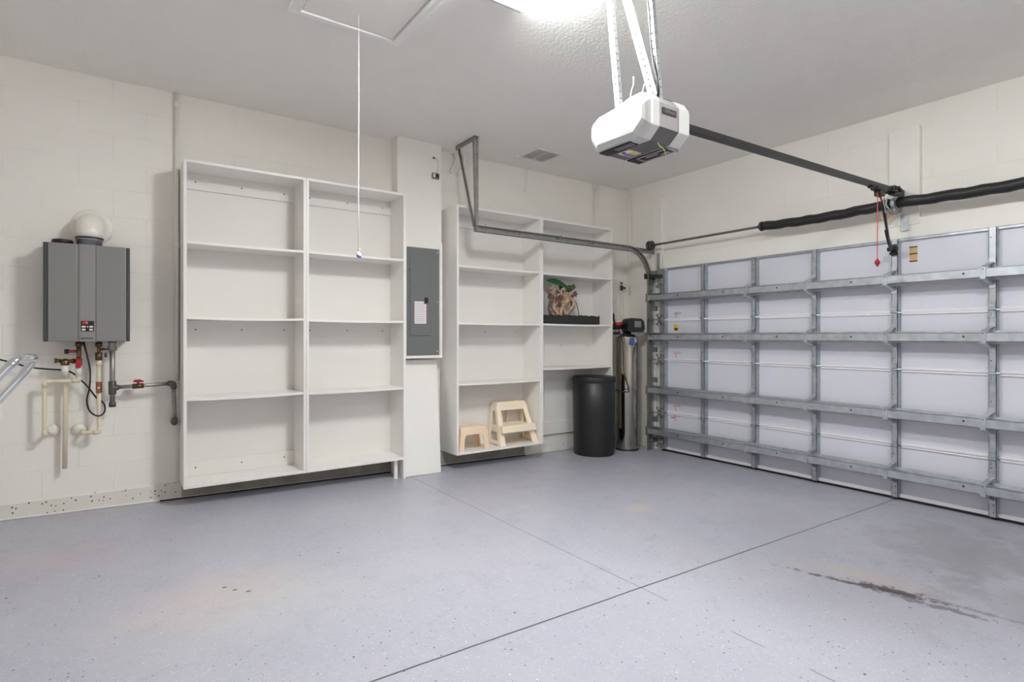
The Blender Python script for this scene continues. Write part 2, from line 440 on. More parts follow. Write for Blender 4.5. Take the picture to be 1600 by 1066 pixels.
obj('wall_front', MB().box(XB-.15, XB, YB-.15, WY, -1.7, ZC), M_plain, kind='structure')
obj('wall_back', MB().box(XB, WX+.2, YB-.15, YB, -1.7, ZC), M_plain, kind='structure')
# flaked stem wall strip along the shelving wall, with a caulk bead at the slab
mb = MB()
for x0, x1 in ((XB, 5.36),):
    mb.hexa([(x0,WY-.022,fz(x0)-.02),(x1,WY-.022,fz(x1)-.02),(x1,WY,fz(x1)-.02),(x0,WY,fz(x0)-.02),(x0,WY-.016,-1.14),(x1,WY-.016,-1.14),(x1,WY,-1.132),(x0,WY,-1.132)])
obj('baseboard_left', mb, M_curb, kind='structure')
# shade below the bookcases, painted in as darker stretches of stem wall
for nm, x0, x1 in (('baseboard_left_shade', .385, 2.14), ('baseboard_left_shade', 2.62, 3.72)):
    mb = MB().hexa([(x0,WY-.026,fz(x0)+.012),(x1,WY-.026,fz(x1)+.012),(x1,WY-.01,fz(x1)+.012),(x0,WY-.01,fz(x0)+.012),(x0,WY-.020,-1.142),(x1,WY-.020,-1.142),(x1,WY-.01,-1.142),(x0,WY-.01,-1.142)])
    obj(nm, mb, M_shade, kind='structure')
for k, (x0, x1) in enumerate(((.24, 2.14), (2.62, 3.72))):  # dark strip along the slab edge below the bookcases
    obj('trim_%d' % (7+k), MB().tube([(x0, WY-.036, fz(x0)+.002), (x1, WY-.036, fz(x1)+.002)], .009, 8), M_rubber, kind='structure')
mb = MB().tube([(XB, WY-.024, fz(XB)+.006), (5.36, WY-.024, fz(5.36)+.006)], .008, 8)
obj('trim_1', mb, M_edge, kind='structure')
# box-out around the breaker panel: column above, framed niche
cx0, cx1, cy, cz0 = 2.139, 2.608, 4.93, -.205
mb = MB().box(cx0, cx1, cy, WY, cz0, ZC)
obj('wall_panel_chase', mb, M_plain, kind='structure', bevel=.002)
mb = MB().box(cx0+.005, cx0+.085, cy-.012, cy, cz0, .93).box(2.585, 2.61, cy-.012, cy, cz0, .93).box(cx0+.085, 2.585, cy-.014, cy, cz0, cz0+.026)
obj('trim_2', mb, M_edge, kind='structure', bevel=.0015)
# timber boards on the door wall: header, jamb
mb = MB().box(WX-.035, WX, DY0-.1, 4.44, .82, .985)
obj('trim_3', mb, M_plain, kind='structure', bevel=.003)
mb = MB().box(WX-.04, WX, 4.455, 4.60, fz(5.34), 1.70)
obj('trim_4', mb, M_plain, kind='structure', bevel=.003)
mb = MB().box(WX-.045, WX, 1.80, 2.02, .93, 1.74)
obj('trim_5', mb, M_plain, kind='structure', bevel=.004)
mb = MB().box(WX-.04, WX, DY0-.14, DY0-.01, fz(5.34), 1.70)
obj('trim_6', mb, M_plain, kind='structure', bevel=.003)

# ================================================================ garage door
door = bpy.data.objects.new('door_1', None); COL.objects.link(door)
door.location = (5.37, 1.9, fz(5.37)+CZ); ORG['door_1'] = Vector((5.37, 1.9, fz(5.37)))
door['kind'] = 'structure'; door['label'] = 'closed sectional garage door, pale panels crossed by galvanized struts and stiles'; door['category'] = 'garage door'
dy0, dy1 = -.62, 4.45
secs = [(-1.345, -.905), (-.905, -.27), (-.27, .21), (.21, .826)]
stiles = [4.415, 3.845, 3.235, 2.625, 1.965, 1.325, .685, .045, -.585]
for a, b in secs:
    mb = MB().box(5.37, 5.41, dy0, dy1, a+.003, b-.003)
    obj('door_section', mb, M_door, door, bevel=.004)
# rolled white joint lips
for z in (-.905, -.27, .21):
    mb = MB()
    for a, b in zip(stiles[1:]+[dy0], stiles):
        if b-a < .1: continue
        mb.box(5.352, 5.371, a+.03, b-.03, z-.002, z+.018); mb.box(5.358, 5.371, a+.03, b-.03, z-.022, z-.005)
    obj('joint_lip', mb, M_ledge, door, bevel=.003)
obj('bottom_retainer', MB().box(5.345, 5.40, dy0, dy1, -1.345, -1.315), M_ledge, door, bevel=.003)
mb = MB()
mb.hexa([(5.35,dy0,-1.366),(5.405,dy0,-1.366),(5.405,dy1,-1.366),(5.35,dy1,-1.366),(5.35,dy0,-1.345),(5.405,dy0,-1.345),(5.405,dy1,-1.345),(5.35,dy1,-1.345)])
obj('bottom_seal', mb, M_rubber, door)
obj('top_angle', MB().box(5.345, 5.371, dy0, dy1, .806, .826), M_galv, door)
def holes(mb, x, y, z, r, n=8):
    """dark round hole, facing -X"""
    mb.mi = 1; mb.lathe((x+.0004, y, z), [(r, 0), (r, .0008)], (-1, 0, 0), n); mb.mi = 0
for i, y in enumerate(stiles):
    for a, b in secs:
        mb = MB()
        x0, x1 = (5.30, 5.37); wy = .0225 if i not in (0, 8) else .035
        # channel: web towards the room, flanges back to the skin
        mb.box(x0, x0+.004, y-wy, y+wy, a+.006, b-.006)
        mb.box(x0, x1, y-wy, y-wy+.003, a+.006, b-.006); mb.box(x0, x1, y+wy-.003, y+wy, a+.006, b-.006)
        z = a+.04
        while z < b-.03:
            if (int(z*100) % 3) != 0: holes(mb, x0-.001, y+(.008 if int(z*40) % 2 else -.006), z, .0045)
            z += .055
        mb.mi = 1
        for z in (a+.1, b-.12, (a+b)/2):
            mb.lathe((x0+.045, y-wy-.0002, z), [(.004, 0), (.004, .0008)], (0, -1, 0), 8)
        obj('stile', mb, [M_galv, M_hole], door)
strz = [.475, 0.0, -.637, -1.13]
for z in strz:
    mb = MB(); h = .034; X0, X1 = 5.195, 5.298; y0, y1 = dy0-.08, 4.555
    mb.box(X0, X0+.003, y0, y1, z-h, z+h)               # face
    mb.box(X0, X1, y0, y1, z+h-.003, z+h); mb.box(X0, X1, y0, y1, z-h, z-h+.003)   # webs
    mb.box(X1-.003, X1, y0, y1, z+h, z+h+.014); mb.box(X1-.003, X1, y0, y1, z-h-.014, z-h)
    for y in (4.10, 3.52, 2.93, 2.26, 1.47, .9, .3): holes(mb, X0-.0006, y, z+.004, .0085, 10)
    obj('strut', mb, [M_galv2, M_hole], door)
    for i, y in enumerate(stiles):
        mb = MB()
        if i in (0, 8):
            s = 1 if i == 0 else -1; ye = 4.55 if i == 0 else dy0-.075
            mb.box(X0-.012, X0+.05, ye-.018, ye+.018, z-.052, z+.052)
            mb.box(X0+.04, 5.30, min(ye, y)-.012, max(ye, y)+.012, z+.045, z+.05)
            mb.box(X0+.01, 5.30, y-.02, y+.02, z-.052, z-.046)
            obj('strut_end_clip', mb, M_dgalv, door, bevel=.003); continue
        if i == 1: continue
        mb.box(X0-.006, X0+.001, y+.012, y+.044, z-.046, z+.042)
        mb.bar((X0, y+.028, z+.044), (5.298, y, z+.085), .03, .004, (0, 1, 0))
        mb.bar((X0, y+.028, z-.046), (5.298, y, z-.085), .03, .004, (0, 1, 0))
        mb.box(5.292, 5.299, y-.02, y+.02, z+.075, z+.11); mb.box(5.292, 5.299, y-.02, y+.02, z-.11, z-.075)
        holes(mb, X0-.0066, y+.028, z+.028, .005)
        obj('strut_bracket', mb, [M_galv2, M_hole], door, bevel=.001)
for z in (-.905, -.27, .21):
    for i, y in enumerate(stiles):
        mb = MB(); a = 1 if i in (0, 8) else .8
        mb.box(5.292, 5.299, y-.024*a, y+.024*a, z-.062, z-.012); mb.box(5.292, 5.299, y-.024*a, y+.024*a, z+.008, z+.06)
        mb.prism([(-.02, .012), (.02, .012), (.006, .05), (-.006, .05)], lambda u, v: (5.293, y+u, z+v), lambda u, v: (5.284, y+u, z+v*.9))
        mb.cyl((5.286, y-.028*a, z), (5.286, y+.028*a, z), .009, 10)
        for dz in (-.045, -.03, .045): holes(mb, 5.2915, y+.008, z+dz, .004)
        obj('hinge', mb, [M_galv if i else M_dgalv, M_hole], door, bevel=.001)
# rollers riding in the left track
for z in (.21, -.27, -.905, .66, -1.25):
    mb = MB().cyl((5.255, 4.38, z+.0), (5.255, 4.53, z), .006, 8).cyl((5.255, 4.525, z), (5.255, 4.548, z), .022, 16)
    mb.box(5.262, 5.30, 4.385, 4.445, z-.035, z+.035)
    for s in (-1, 1):
        mb.prism([(0, .018*s), (.032, .06*s), (0, .075*s)], lambda u, v: (5.27, 4.45+u, z+v), lambda u, v: (5.275, 4.45+u, z+v))
    obj('roller', mb, M_dgalv, door)
# stickers and stencil marks on the skin
mb = MB().box(5.3685, 5.3705, 1.826, 1.88, .625, .752); o1 = obj('sticker', mb, M_tan, door, label='tan label with dark bars')
mb = MB()
for z in (.748, .692, .630): mb.box(5.3680, 5.3690, 1.824, 1.882, z-.005, z+.005)
obj('sticker_bar', mb, M_hole, o1)
mb = MB(); mb.lathe((5.3702, 4.262, .118), [(.035, 0), (.035, .0012)], (-1, 0, 0), 20); mb.box(5.3690, 5.3702, 4.235, 4.29, .075, .105)
obj('sticker', mb, M_yellow, door, label='round yellow sticker')
for (y, z, s) in ((4.245, .272, 1), (4.245, -.195, 1), (4.255, -.822, 1.1), (4.26, -.94, .9)):
    mb = MB()
    for k in range(5):
        u = (k-2)*.021*s
        mb.box(5.3690, 5.3702, y+u-.007*s, y+u+.007*s, z, z+.006); mb.box(5.3690, 5.3702, y+u-.007*s, y+u-.002*s, z, z+.022)
        if k % 2: mb.box(5.3690, 5.3702, y+u-.007*s, y+u+.007*s, z+.016, z+.022)
    mb.box(5.3690, 5.3702, y+.01, y+.018, z-.055, z-.004)
    obj('stencil_mark', mb, M_orange, door, label='orange stencil mark')
obj('stencil_mark', MB().box(5.3690, 5.3702, 4.28, 4.34, -.962, -.952), M_red, door, label='red dash')

# ================================================================ door track, left side
TY = 4.55
trk = thing('door_track', 'galvanized steel door track curving from the ceiling hanger down beside the garage door', 'door track', (5.27, TY, fz(5.27)))
path = [(2.76, 1.045), (3.5, 1.045), (4.2, 1.045), (4.86, 1.045)]
for k in range(1, 13):
    a = math.pi/2*(1-k/12); path.append((4.86+.37*math.cos(a), .675+.37*math.sin(a)))
path += [(5.23, .2), (5.23, -.5), (5.23, fz(5.23))]
sec = [(-.030, 0), (-.030, .012), (-.022, .012), (-.022, .004)] # profile helper
def sweep_c(mb, path, y, hw=.030, dp=.028, t=.003):
    """C channel opening towards the room centre (-Y)"""
    prof = [(-hw, -dp), (-hw, 0), (hw, 0), (hw, -dp), (hw-.010, -dp), (hw-.010, -dp+t), (hw-t, -dp+t), (hw-t, -t), (-hw+t, -t), (-hw+t, -dp+t), (-hw+.010, -dp+t), (-hw+.010, -dp)]
    rings = []
    for i, (x, z) in enumerate(path):
        a = path[max(i-1, 0)]; b = path[min(i+1, len(path)-1)]
        t_ = Vector((b[0]-a[0], b[1]-a[1])).normalized(); nrm = Vector((-t_.y, t_.x))
        rings.append([mb.bm.verts.new((x+nrm.x*u, y+v, z+nrm.y*u)) for u, v in prof])
    n = len(prof)
    for a, b in zip(rings, rings[1:]):
        for i in range(n): mb._f([a[i], a[(i+1)%n], b[(i+1)%n], b[i]])
    mb._f(rings[0]); mb._f(rings[-1])
mb = MB(); sweep_c(mb, path, TY+.01)
mb.mi = 1
for x in (3.30, 3.80, 3.86, 4.3): mb.lathe((x, TY+.0095-.003, 1.045), [(.008, 0), (.008, .001)], (0, -1, 0), 8)
obj('rail', mb, [M_dgalv, M_hole], trk)
mb = MB().box(2.76, 5.335, TY+.012, TY+.016, 1.01, 1.068).box(2.76, 5.14, TY+.012, TY+.040, 1.066, 1.070)
obj('stiffener_angle', mb, M_dgalv, trk)
mb = MB()
mb.perf((2.78, TY-.012, 1.03), (2.78, TY-.012, ZC-.005), .034, (1, 0, 0), 42); mb.perf((2.763, TY-.012, 1.03), (2.763, TY+.022, ZC-.005), .034, (0, 1, 0), 42)
obj('hanger_strap', mb, M_dgalv, trk)
mb = MB().bar((2.755, TY+.0, 1.06), (2.755, 4.84, ZC-.03), .032, .003, (0, .7, .7)).bar((2.755, TY+.0, 1.06), (2.755, 4.84, ZC-.03), .003, .03, (0, .7, .7))
obj('diagonal_brace', mb, M_dgalv, trk)
mb = MB().box(2.735, 2.785, 4.50, 4.87, ZC-.005, ZC).box(2.735, 2.739, 4.50, 4.87, ZC-.045, ZC)
obj('ceiling_angle', mb, M_dgalv, trk)
mb = MB()
mb.perf((5.335, 4.50, .72), (5.335, 4.50, 1.02), .045, (0, 1, 0), 10, r=.007)
mb.box(5.30, 5.338, 4.566, 4.569, fz(5.33), .72)
obj('jamb_angle', mb, M_galv, trk)
for z in (.78, .35, -.15, -.52, -1.0, -1.25):
    mb = MB().box(5.235, 5.338, TY+.012, TY+.016, z-.03, z+.03).box(5.332, 5.338, TY-.04, TY+.016, z-.03, z+.03)
    mb.mi = 1
    for q in (-.02, .02): mb.lathe((5.331, TY-.02, z+q), [(.006, 0), (.006, .003)], (-1, 0, 0), 8)
    obj('jamb_bracket', mb, [M_dgalv, M_hole], trk)
obj('flag_bracket', MB().box(5.15, 5.338, TY-.006, TY+.012, .70, .765).box(5.20, 5.30, 4.40, TY, .72, .75), M_dark, trk, bevel=.003)
mb = MB().box(5.215, 5.222, TY+.036, TY+.042, fz(5.2), .66)
obj('weather_strip', MB().box(5.325, 5.338, 4.575, 4.60, fz(5.33), .9), M_edge, trk)

# ================================================================ torsion spring bar
tz, tx = 1.10, 5.20
ts = thing('torsion_spring_bar', 'long black sleeved torsion spring bar over the garage door', 'torsion spring', (tx, 1.9, tz))
obj('shaft', MB().cyl((tx, dy0-.1, tz), (tx, 4.545, tz), .0135, 14), M_dgalv, ts)
def sleeve(y0, y1, ph):
    pts = []; n = 26; rr = []
    for k in range(n+1):
        y = y0+(y1-y0)*k/n
        pts.append((tx + .004*math.sin(k*.9+ph), y, tz - .016*math.sin(math.pi*k/n) + .003*math.sin(k*1.3+ph)))
        rr.append(.043 + .0015*math.sin(k*2.1+ph))
    return MB().tube(pts, rr, 20)
obj('spring', sleeve(1.965, 3.08, .3), M_foam, ts, label='black sleeved spring left of the center bracket')
obj('spring', sleeve(.62, 1.90, 1.4), M_foam, ts, label='black sleeved spring right of the center bracket')
for y in (3.085,):
    obj('winding_cone', MB().lathe((tx, y-.01, tz), [(.047, 0), (.047, .02), (.03, .03), (.018, .05)], (0, 1, 0), 18), M_dark, ts)
for y, s in ((4.50, 1), (dy0-.03, -1)):
    mb = MB().lathe((tx, y-.028, tz), [(.030, 0), (.055, .004), (.055, .01), (.047, .014), (.047, .04), (.058, .046), (.058, .056), (.02, .06)], (0, 1, 0), 24)
    obj('cable_drum', mb, M_dark, ts)
mb = MB().box(tx-.01, WX-.04, 1.925, 1.932, tz-.06, tz+.05).box(5.325, 5.335, 1.873, 1.93, .885, 1.02)
mb.lathe((tx, 1.915, tz), [(.03, 0), (.045, .004), (.045, .03), (.03, .034)], (0, 1, 0), 18)
obj('center_bracket', mb, M_galv, ts, bevel=.002)
mb = MB().tube(catmull([(5.15, 1.965, 1.14), (5.148, 1.97, 1.09), (5.16, 1.95, 1.05), (5.20, 1.93, 1.02), (5.27, 1.915, 1.035)]), .008, 8)
mb.tube(catmull([(5.15, 1.985, 1.15), (5.145, 1.985, 1.1), (5.16, 1.97, 1.04), (5.21, 1.945, 1.01)]), .006, 8)
obj('spring_tail', mb, M_dgalv, ts)
obj('warning_tag', MB().bar((5.19, 1.985, 1.055), (5.20, 2.02, .985), .028, .001, (0, .6, .6)).bar((5.22, 1.95, 1.04), (5.23, 1.98, .965), .02, .001, (0, .6, .6)), M_tan, ts)
mb = MB().cyl((5.24, 4.475, tz-.05), (5.28, 4.475, -1.2), .0022, 6); obj('lift_cable', mb, M_dgalv, ts)

# ================================================================ opener
op = thing('garage_door_opener', 'white and gray garage door opener hung from perforated steel straps', 'garage door opener', (2.15, 1.93, .95))
ZB = .945
# body profile in Y (across) and Z; high near the -Y end, sloping low towards +Y
prof = [(1.742, .995), (1.742, 1.115), (1.765, 1.15), (1.80, 1.165), (1.86, 1.163), (1.93, 1.145), (2.03, 1.138), (2.085, 1.134), (2.125, 1.112), (2.138, 1.09), (2.138, 1.01), (2.10, ZB+.005), (1.80, ZB)]
def shell(x0, x1, inset0, inset1, prof=prof, n=5):
    """slices along X; rounded in at the ends"""
    mb = MB(); rings = []; cy_, cz_ = 1.94, 1.05
    xs = []
    for k in range(n+1): xs.append((x0 + (inset0)*(1-math.cos(math.pi/2*k/n)), math.sin(math.pi/2*k/n) if inset0 else 1))
    for k in range(n+1): xs.append((x1 - inset1*(1-math.cos(math.pi/2*(n-k)/n)), math.sin(math.pi/2*(n-k)/n) if inset1 else 1))
    for x, f in xs:
        q = .045*(1-f)
        rg = []
        for (y, z) in prof:
            d = Vector((y-cy_, z-cz_)); sy = (abs(d.x)-q)/max(abs(d.x), 1e-4) if abs(d.x) > q else 0; sz = (abs(d.y)-q)/max(abs(d.y), 1e-4) if abs(d.y) > q else 0
            rg.append(mb.bm.verts.new((x, cy_+d.x*sy, cz_+d.y*sz)))
        rings.append(rg)
    mb.smooth = False
    n_ = len(prof)
    for a, b in zip(rings, rings[1:]):
        for i in range(n_): mb._f([a[i], a[(i+1)%n_], b[(i+1)%n_], b[i]])
    mb._f(rings[0]); mb._f(rings[-1]); return mb
obj('light_lens', shell(1.985, 2.075, .045, 0), M_white, op, bevel=.004)
obj('light_lens', shell(2.215, 2.325, 0, .045), M_white, op, bevel=.004)
pi = [(y + (.003 if y < 1.9 else -.003), z + (-.003 if z > 1.05 else .002)) for y, z in prof]
mb = shell(2.075, 2.215, 0, 0, pi)
for f in mb.bm.faces:
    c = f.calc_center_median()
    f.material_index = 1 if c.z < .995 else 0
housing = obj('housing', mb, [M_opgray, M_opdark], op, bevel=.002)
# underside fittings
mb = MB().box(2.012, 2.073, 1.87, 2.08, ZB-.003, ZB+.004); mb.mi = 1
for k in range(7): mb.box(2.024, 2.058, 1.88+k*.017, 1.885+k*.017, ZB-.0045, ZB-.002)
obj('lens_latch', mb, [M_blackp, M_silver], op, bevel=.002)
mb = MB().box(2.217, 2.308, 1.82, 2.08, ZB-.003, ZB+.004); mb.mi = 1
for (a, b, c, d) in ((2.223, 2.304, 1.815, 1.829), (2.223, 2.304, 2.02, 2.03), (2.223, 2.233, 1.815, 2.03), (2.294, 2.304, 1.815, 2.03), (2.245, 2.285, 1.85, 1.90), (2.245, 2.262, 1.85, 1.98)):
    mb.box(a, b, c, d, ZB-.005, ZB-.002)
obj('lens_tray', mb, [M_blackp, M_silver], op, bevel=.001)
mb = MB().box(2.095, 2.185, 1.955, 2.03, ZB-.0015, ZB+.004); mb.mi = 1; mb.box(2.125, 2.180, 1.958, 1.985, ZB-.0025, ZB); mb.mi = 2; mb.box(2.125, 2.180, 1.99, 2.024, ZB-.0025, ZB); mb.mi = 3
mb.lathe((2.108, 2.0, ZB-.0015), [(.012, 0), (.012, .001)], (0, 0, -1), 14)
obj('warning_label', mb, [M_paper, M_yellow, M_violet, M_hole], op)
# maker's plate on the gray band
obj('name_plate', MB().box(2.095, 2.197, 1.7405, 1.743, 1.062, 1.092), M_blackp, op, bevel=.0015)
writing('plate_writing', 'LiftMaster', .0235, (2.146, 1.7395, 1.077), (1, 0, 0), (0, 0, 1), M_silver, op, .82)
obj('antenna_wire', MB().tube(catmull([(2.13, 1.80, ZB+.002), (2.135, 1.795, ZB-.015), (2.16, 1.79, ZB-.028), (2.19, 1.80, ZB-.05)]), .0018, 6), M_yellow, op)
# rail, trolley, bracket
rail_a = Vector((2.30, 1.925, 1.135)); rail_b = Vector((5.19, 1.925, 1.205))
mb = MB().bar(rail_a, rail_b, .022, .036, (0, 1, 0)).bar(rail_a+Vector((0,0,-.019)), rail_b+Vector((0,0,-.019)), .044, .004, (0, 1, 0))
obj('rail', mb, M_black, op)
obj('chain_cover', MB().box(2.13, 2.36, 1.835, 1.90, 1.155, 1.163).box(2.205, 2.36, 1.835, 1.839, 1.16, 1.195), M_blackp, op, bevel=.002)
mb = MB()
for k in range(4): mb.lathe((2.225+k*.036, 1.8348, 1.178), [(.010, 0), (.010, .001)], (0, -1, 0), 10)
obj('cover_holes', mb, M_silver, op)
mb = MB().box(4.82, 4.98, 1.895, 1.955, 1.155, 1.185).box(4.87, 4.95, 1.90, 1.95, 1.115, 1.16).box(4.74, 4.82, 1.905, 1.945, 1.160, 1.172)
obj('trolley', mb, M_blackp, op, bevel=.004)
mb = MB().box(5.13, 5.25, 1.90, 1.95, 1.165, 1.235).box(5.10, 5.14, 1.88, 1.97, 1.175, 1.195).cyl((5.16, 1.875, 1.215), (5.16, 1.975, 1.215), .012, 10).cyl((5.20, 1.875, 1.20), (5.20, 1.975, 1.20), .014, 10).box(5.24, 5.338, 1.905, 1.945, 1.17, 1.225)
obj('header_bracket', mb, M_blackp, op, bevel=.002)
mb = MB().bar((4.925, 1.925, 1.13), (5.055, 1.925, .84), .022, .008, (1, 0, .4)).bar((4.985, 1.915, .99), (5.085, 1.915, .70), .022, .008, (1, 0, .4))
mb.tube(catmull([(5.02, 1.92, .86), (5.07, 1.925, .79), (5.15, 1.94, .745), (5.27, 1.962, .735)]), .013, 10)
obj('door_arm', mb, M_blackp, op, bevel=.001)
mb = MB().box(5.27, 5.299, 1.94, 1.985, .685, .775).cyl((5.255, 1.925, .735), (5.255, 2.0, .735), .018, 12).cyl((5.27, 1.93, .70), (5.27, 1.99, .70), .012, 10)
obj('arm_bracket', mb, M_blackp, op, bevel=.004)
mb = MB().tube(catmull([(4.90, 1.915, 1.135), (4.88, 1.92, 1.15), (4.862, 1.92, 1.12), (4.86, 1.92, .9), (4.858, 1.92, .60)]), .0035, 8)
mb.tube(catmull([(4.90, 1.91, 1.13), (4.895, 1.905, 1.09), (4.88, 1.908, 1.06)]), .003, 6)
cord = obj('release_cord', mb, M_redc, op)
obj('pull_knob', MB().lathe((4.858, 1.92, .555), [(.006, 0), (.009, .006), (.009, .016), (.018, .02), (.018, .044), (.009, .05), (.006, .062)], (0, 0, 1), 14), M_red, cord)
# hanging straps, angle section with real holes
def strap(p0, p1, w, n, ang=True):
    mb = MB().perf(p0, p1, w, (0, 1, 0), n, r=.0055)
    if ang:
        e = Vector((0, -w/2, 0)); f = Vector((w*.35, 0, 0))
        mb.perf(Vector(p0)+e+f, Vector(p1)+e+f, w*.7, (1, 0, 0), n, r=.0055)
    return mb
obj('hanging_strap', strap((2.10, 2.03, 1.13), (2.10, 2.115, ZC-.004), .033, 19), M_whitem, op)
obj('hanging_strap', strap((2.13, 1.80, 1.155), (2.13, 1.875, ZC-.004), .030, 19), M_whitem, op)
mb = MB().perf((2.105, 1.805, 1.165), (2.105, 2.035, ZC-.004), .050, (0, 1, 0), 20, r=.006)
mb.perf((2.104, 1.82, 1.165), (2.104, 2.05, ZC-.004), .012, (0, 1, 0), 26, r=.003)
obj('diagonal_strap', mb, M_whitem, op)
obj('ceiling_angle', MB().box(2.095, 2.14, 1.72, 2.25, ZC-.004, ZC).box(2.095, 2.099, 1.72, 2.25, ZC-.04, ZC), M_whitem, op)
obj('bolt', MB().lathe((2.102, 1.812, 1.185), [(.009, 0), (.009, .007)], (-1, 0, 0), 6), M_galv, op)
mb = MB().tube(catmull([(2.12, 1.865, ZC-.02), (2.115, 1.865, 1.75), (2.12, 1.845, 1.6), (2.115, 1.83, 1.45), (2.12, 1.815, 1.33), (2.115, 1.79, 1.24), (2.12, 1.785, 1.19), (2.13, 1.80, 1.168), (2.16, 1.84, 1.163)]), .0045, 8)
obj('power_cord', mb, M_rubber, op, label='dark power cord tied to the strap')
mb = MB().tube(catmull([(2.08, 1.93, ZC-.01), (2.085, 1.94, 1.8), (2.08, 1.925, 1.68), (2.085, 1.915, 1.60), (2.09, 1.91, 1.5)]), .0035, 6)
obj('bell_wire', mb, M_white, op)
mb = MB().tube(catmull([(2.07, 1.915, 1.16), (2.06, 1.91, 1.20), (2.07, 1.90, 1.25), (2.075, 1.905, 1.29)]), .0035, 6)
obj('bell_wire', mb, M_white, op)
mb = MB().tube(catmull([(2.07, 1.85, 1.165), (2.075, 1.845, 1.2), (2.08, 1.84, 1.23)]), .003, 6)
obj('bell_wire', mb, M_white, op)
mb = MB()
for q in ((.05, .02), (.04, -.02), (.01, .03), (.055, 0)):
    mb.tube([(2.06, 1.96, 1.15), (2.06-q[1]*.3, 1.96+q[0]*.7, 1.17+q[1]*.6+.006)], .0018, 5)
obj('wire_ends', mb, M_white, op)

# ================================================================ ceiling fixtures
def light_fixture(x0, x1, y0, y1, label, m=None):
    t = thing('ceiling_light', label, 'ceiling light', ((x0+x1)/2, (y0+y1)/2, ZC-.09))
    obj('housing', MB().box(x0+.02, x1-.02, y0, y1, ZC-.03, ZC), M_white, t, bevel=.003)
    sec = [(0, .03), (0, .06), (.03, .085), (x1-x0-.03, .085), (x1-x0, .06), (x1-x0, .03)]
    mb = MB().prism(sec, lambda u, v: (x0+u, y0+.02, ZC-v), lambda u, v: (x0+u, y1-.02, ZC-v))
    obj('diffuser', mb, m or M_lamp, t)
    for a in (y0, y1-.02):
        mb = MB().prism([(-.002, 0), (-.002, .062), (.029, .088), (x1-x0-.029, .088), (x1-x0+.002, .062), (x1-x0+.002, 0)], lambda u, v: (x0+u, a, ZC-v), lambda u, v: (x0+u, a+.02, ZC-v))
        obj('end_cap', mb, M_white, t)
light_fixture(1.60, 1.86, 1.86, 2.53, 'lit white fluorescent ceiling light between the attic hatch and the opener')
light_fixture(2.62, 2.88, .10, .77, 'added unseen fill light on the door side of the opener', M_fill)  # unseen extra light, added to brighten the door wall

hx0, hx1, hy0, hy1 = .785, 1.485, 2.02, 3.40
ah = thing('attic_hatch', 'white pull-down attic hatch panel framed by molding in the ceiling', 'attic hatch', (1.13, 2.7, ZC))
obj('hatch_panel', MB().box(hx0+.075, hx1-.075, hy0+.075, hy1-.075, ZC-.014, ZC-.002), M_plain, ah, bevel=.002)
mb = MB()
P = [(0, 0), (0, .012), (.012, .016), (.022, .010), (.045, .013), (.055, .024), (.064, .024), (.068, 0)]
def frame_ring(mb, x0, x1, y0, y1, P, z):
    rings = []
    for (u, v) in P:
        rings.append([mb.bm.verts.new(q) for q in ((x0+u, y0+u, z-v), (x1-u, y0+u, z-v), (x1-u, y1-u, z-v), (x0+u, y1-u, z-v))])
    rings.append(rings[0])
    for a, b in zip(rings, rings[1:]):
        for i in range(4): mb._f([a[i], a[(i+1)%4], b[(i+1)%4], b[i]])
frame_ring(mb, hx0, hx1, hy0, hy1, P, ZC)
obj('molding', mb, M_edge, ah)
mb = MB().tube([(1.14, 3.19, ZC-.014), (1.1405, 3.19, 1.4), (1.139, 3.19, .9), (1.14, 3.19, .50)], .0035, 8)
mb.tube([(1.15, 3.182, .515), (1.135, 3.192, .512)], .004, 6)
pc = obj('pull_cord', mb, M_rope, ah, label='long white pull cord')
obj('cord_end', MB().lathe((1.14, 3.19, .468), [(.006, 0), (.014, .006), (.015, .02), (.010, .03), (.004, .036)], (0, 0, 1), 12), M_rope, pc)
obj('cord_band', MB().lathe((1.14, 3.186, .474), [(.010, 0), (.0155, .003), (.012, .01)], (.3, -.7, .5), 10), M_blue, pc)

vt = thing('ceiling_vent', 'square louvered air vent in the ceiling over the far shelves', 'vent', (3.60, 4.60, ZC))
mb = MB(); frame_ring(mb, 3.425, 3.765, 4.43, 4.77, [(0, 0), (0, .006), (.022, .010), (.028, 0)], ZC); mb.box(3.59, 3.60, 4.45, 4.75, ZC-.008, ZC)
obj('vent_frame', mb, M_vent, vt)
mb = MB()
for k in range(16):
    y = 4.462+k*.0185
    mb.bar((3.45, y, ZC-.006), (3.74, y, ZC-.006), .0165, .001, (0, 1, .28))
obj('louvers', mb, M_vent, vt)

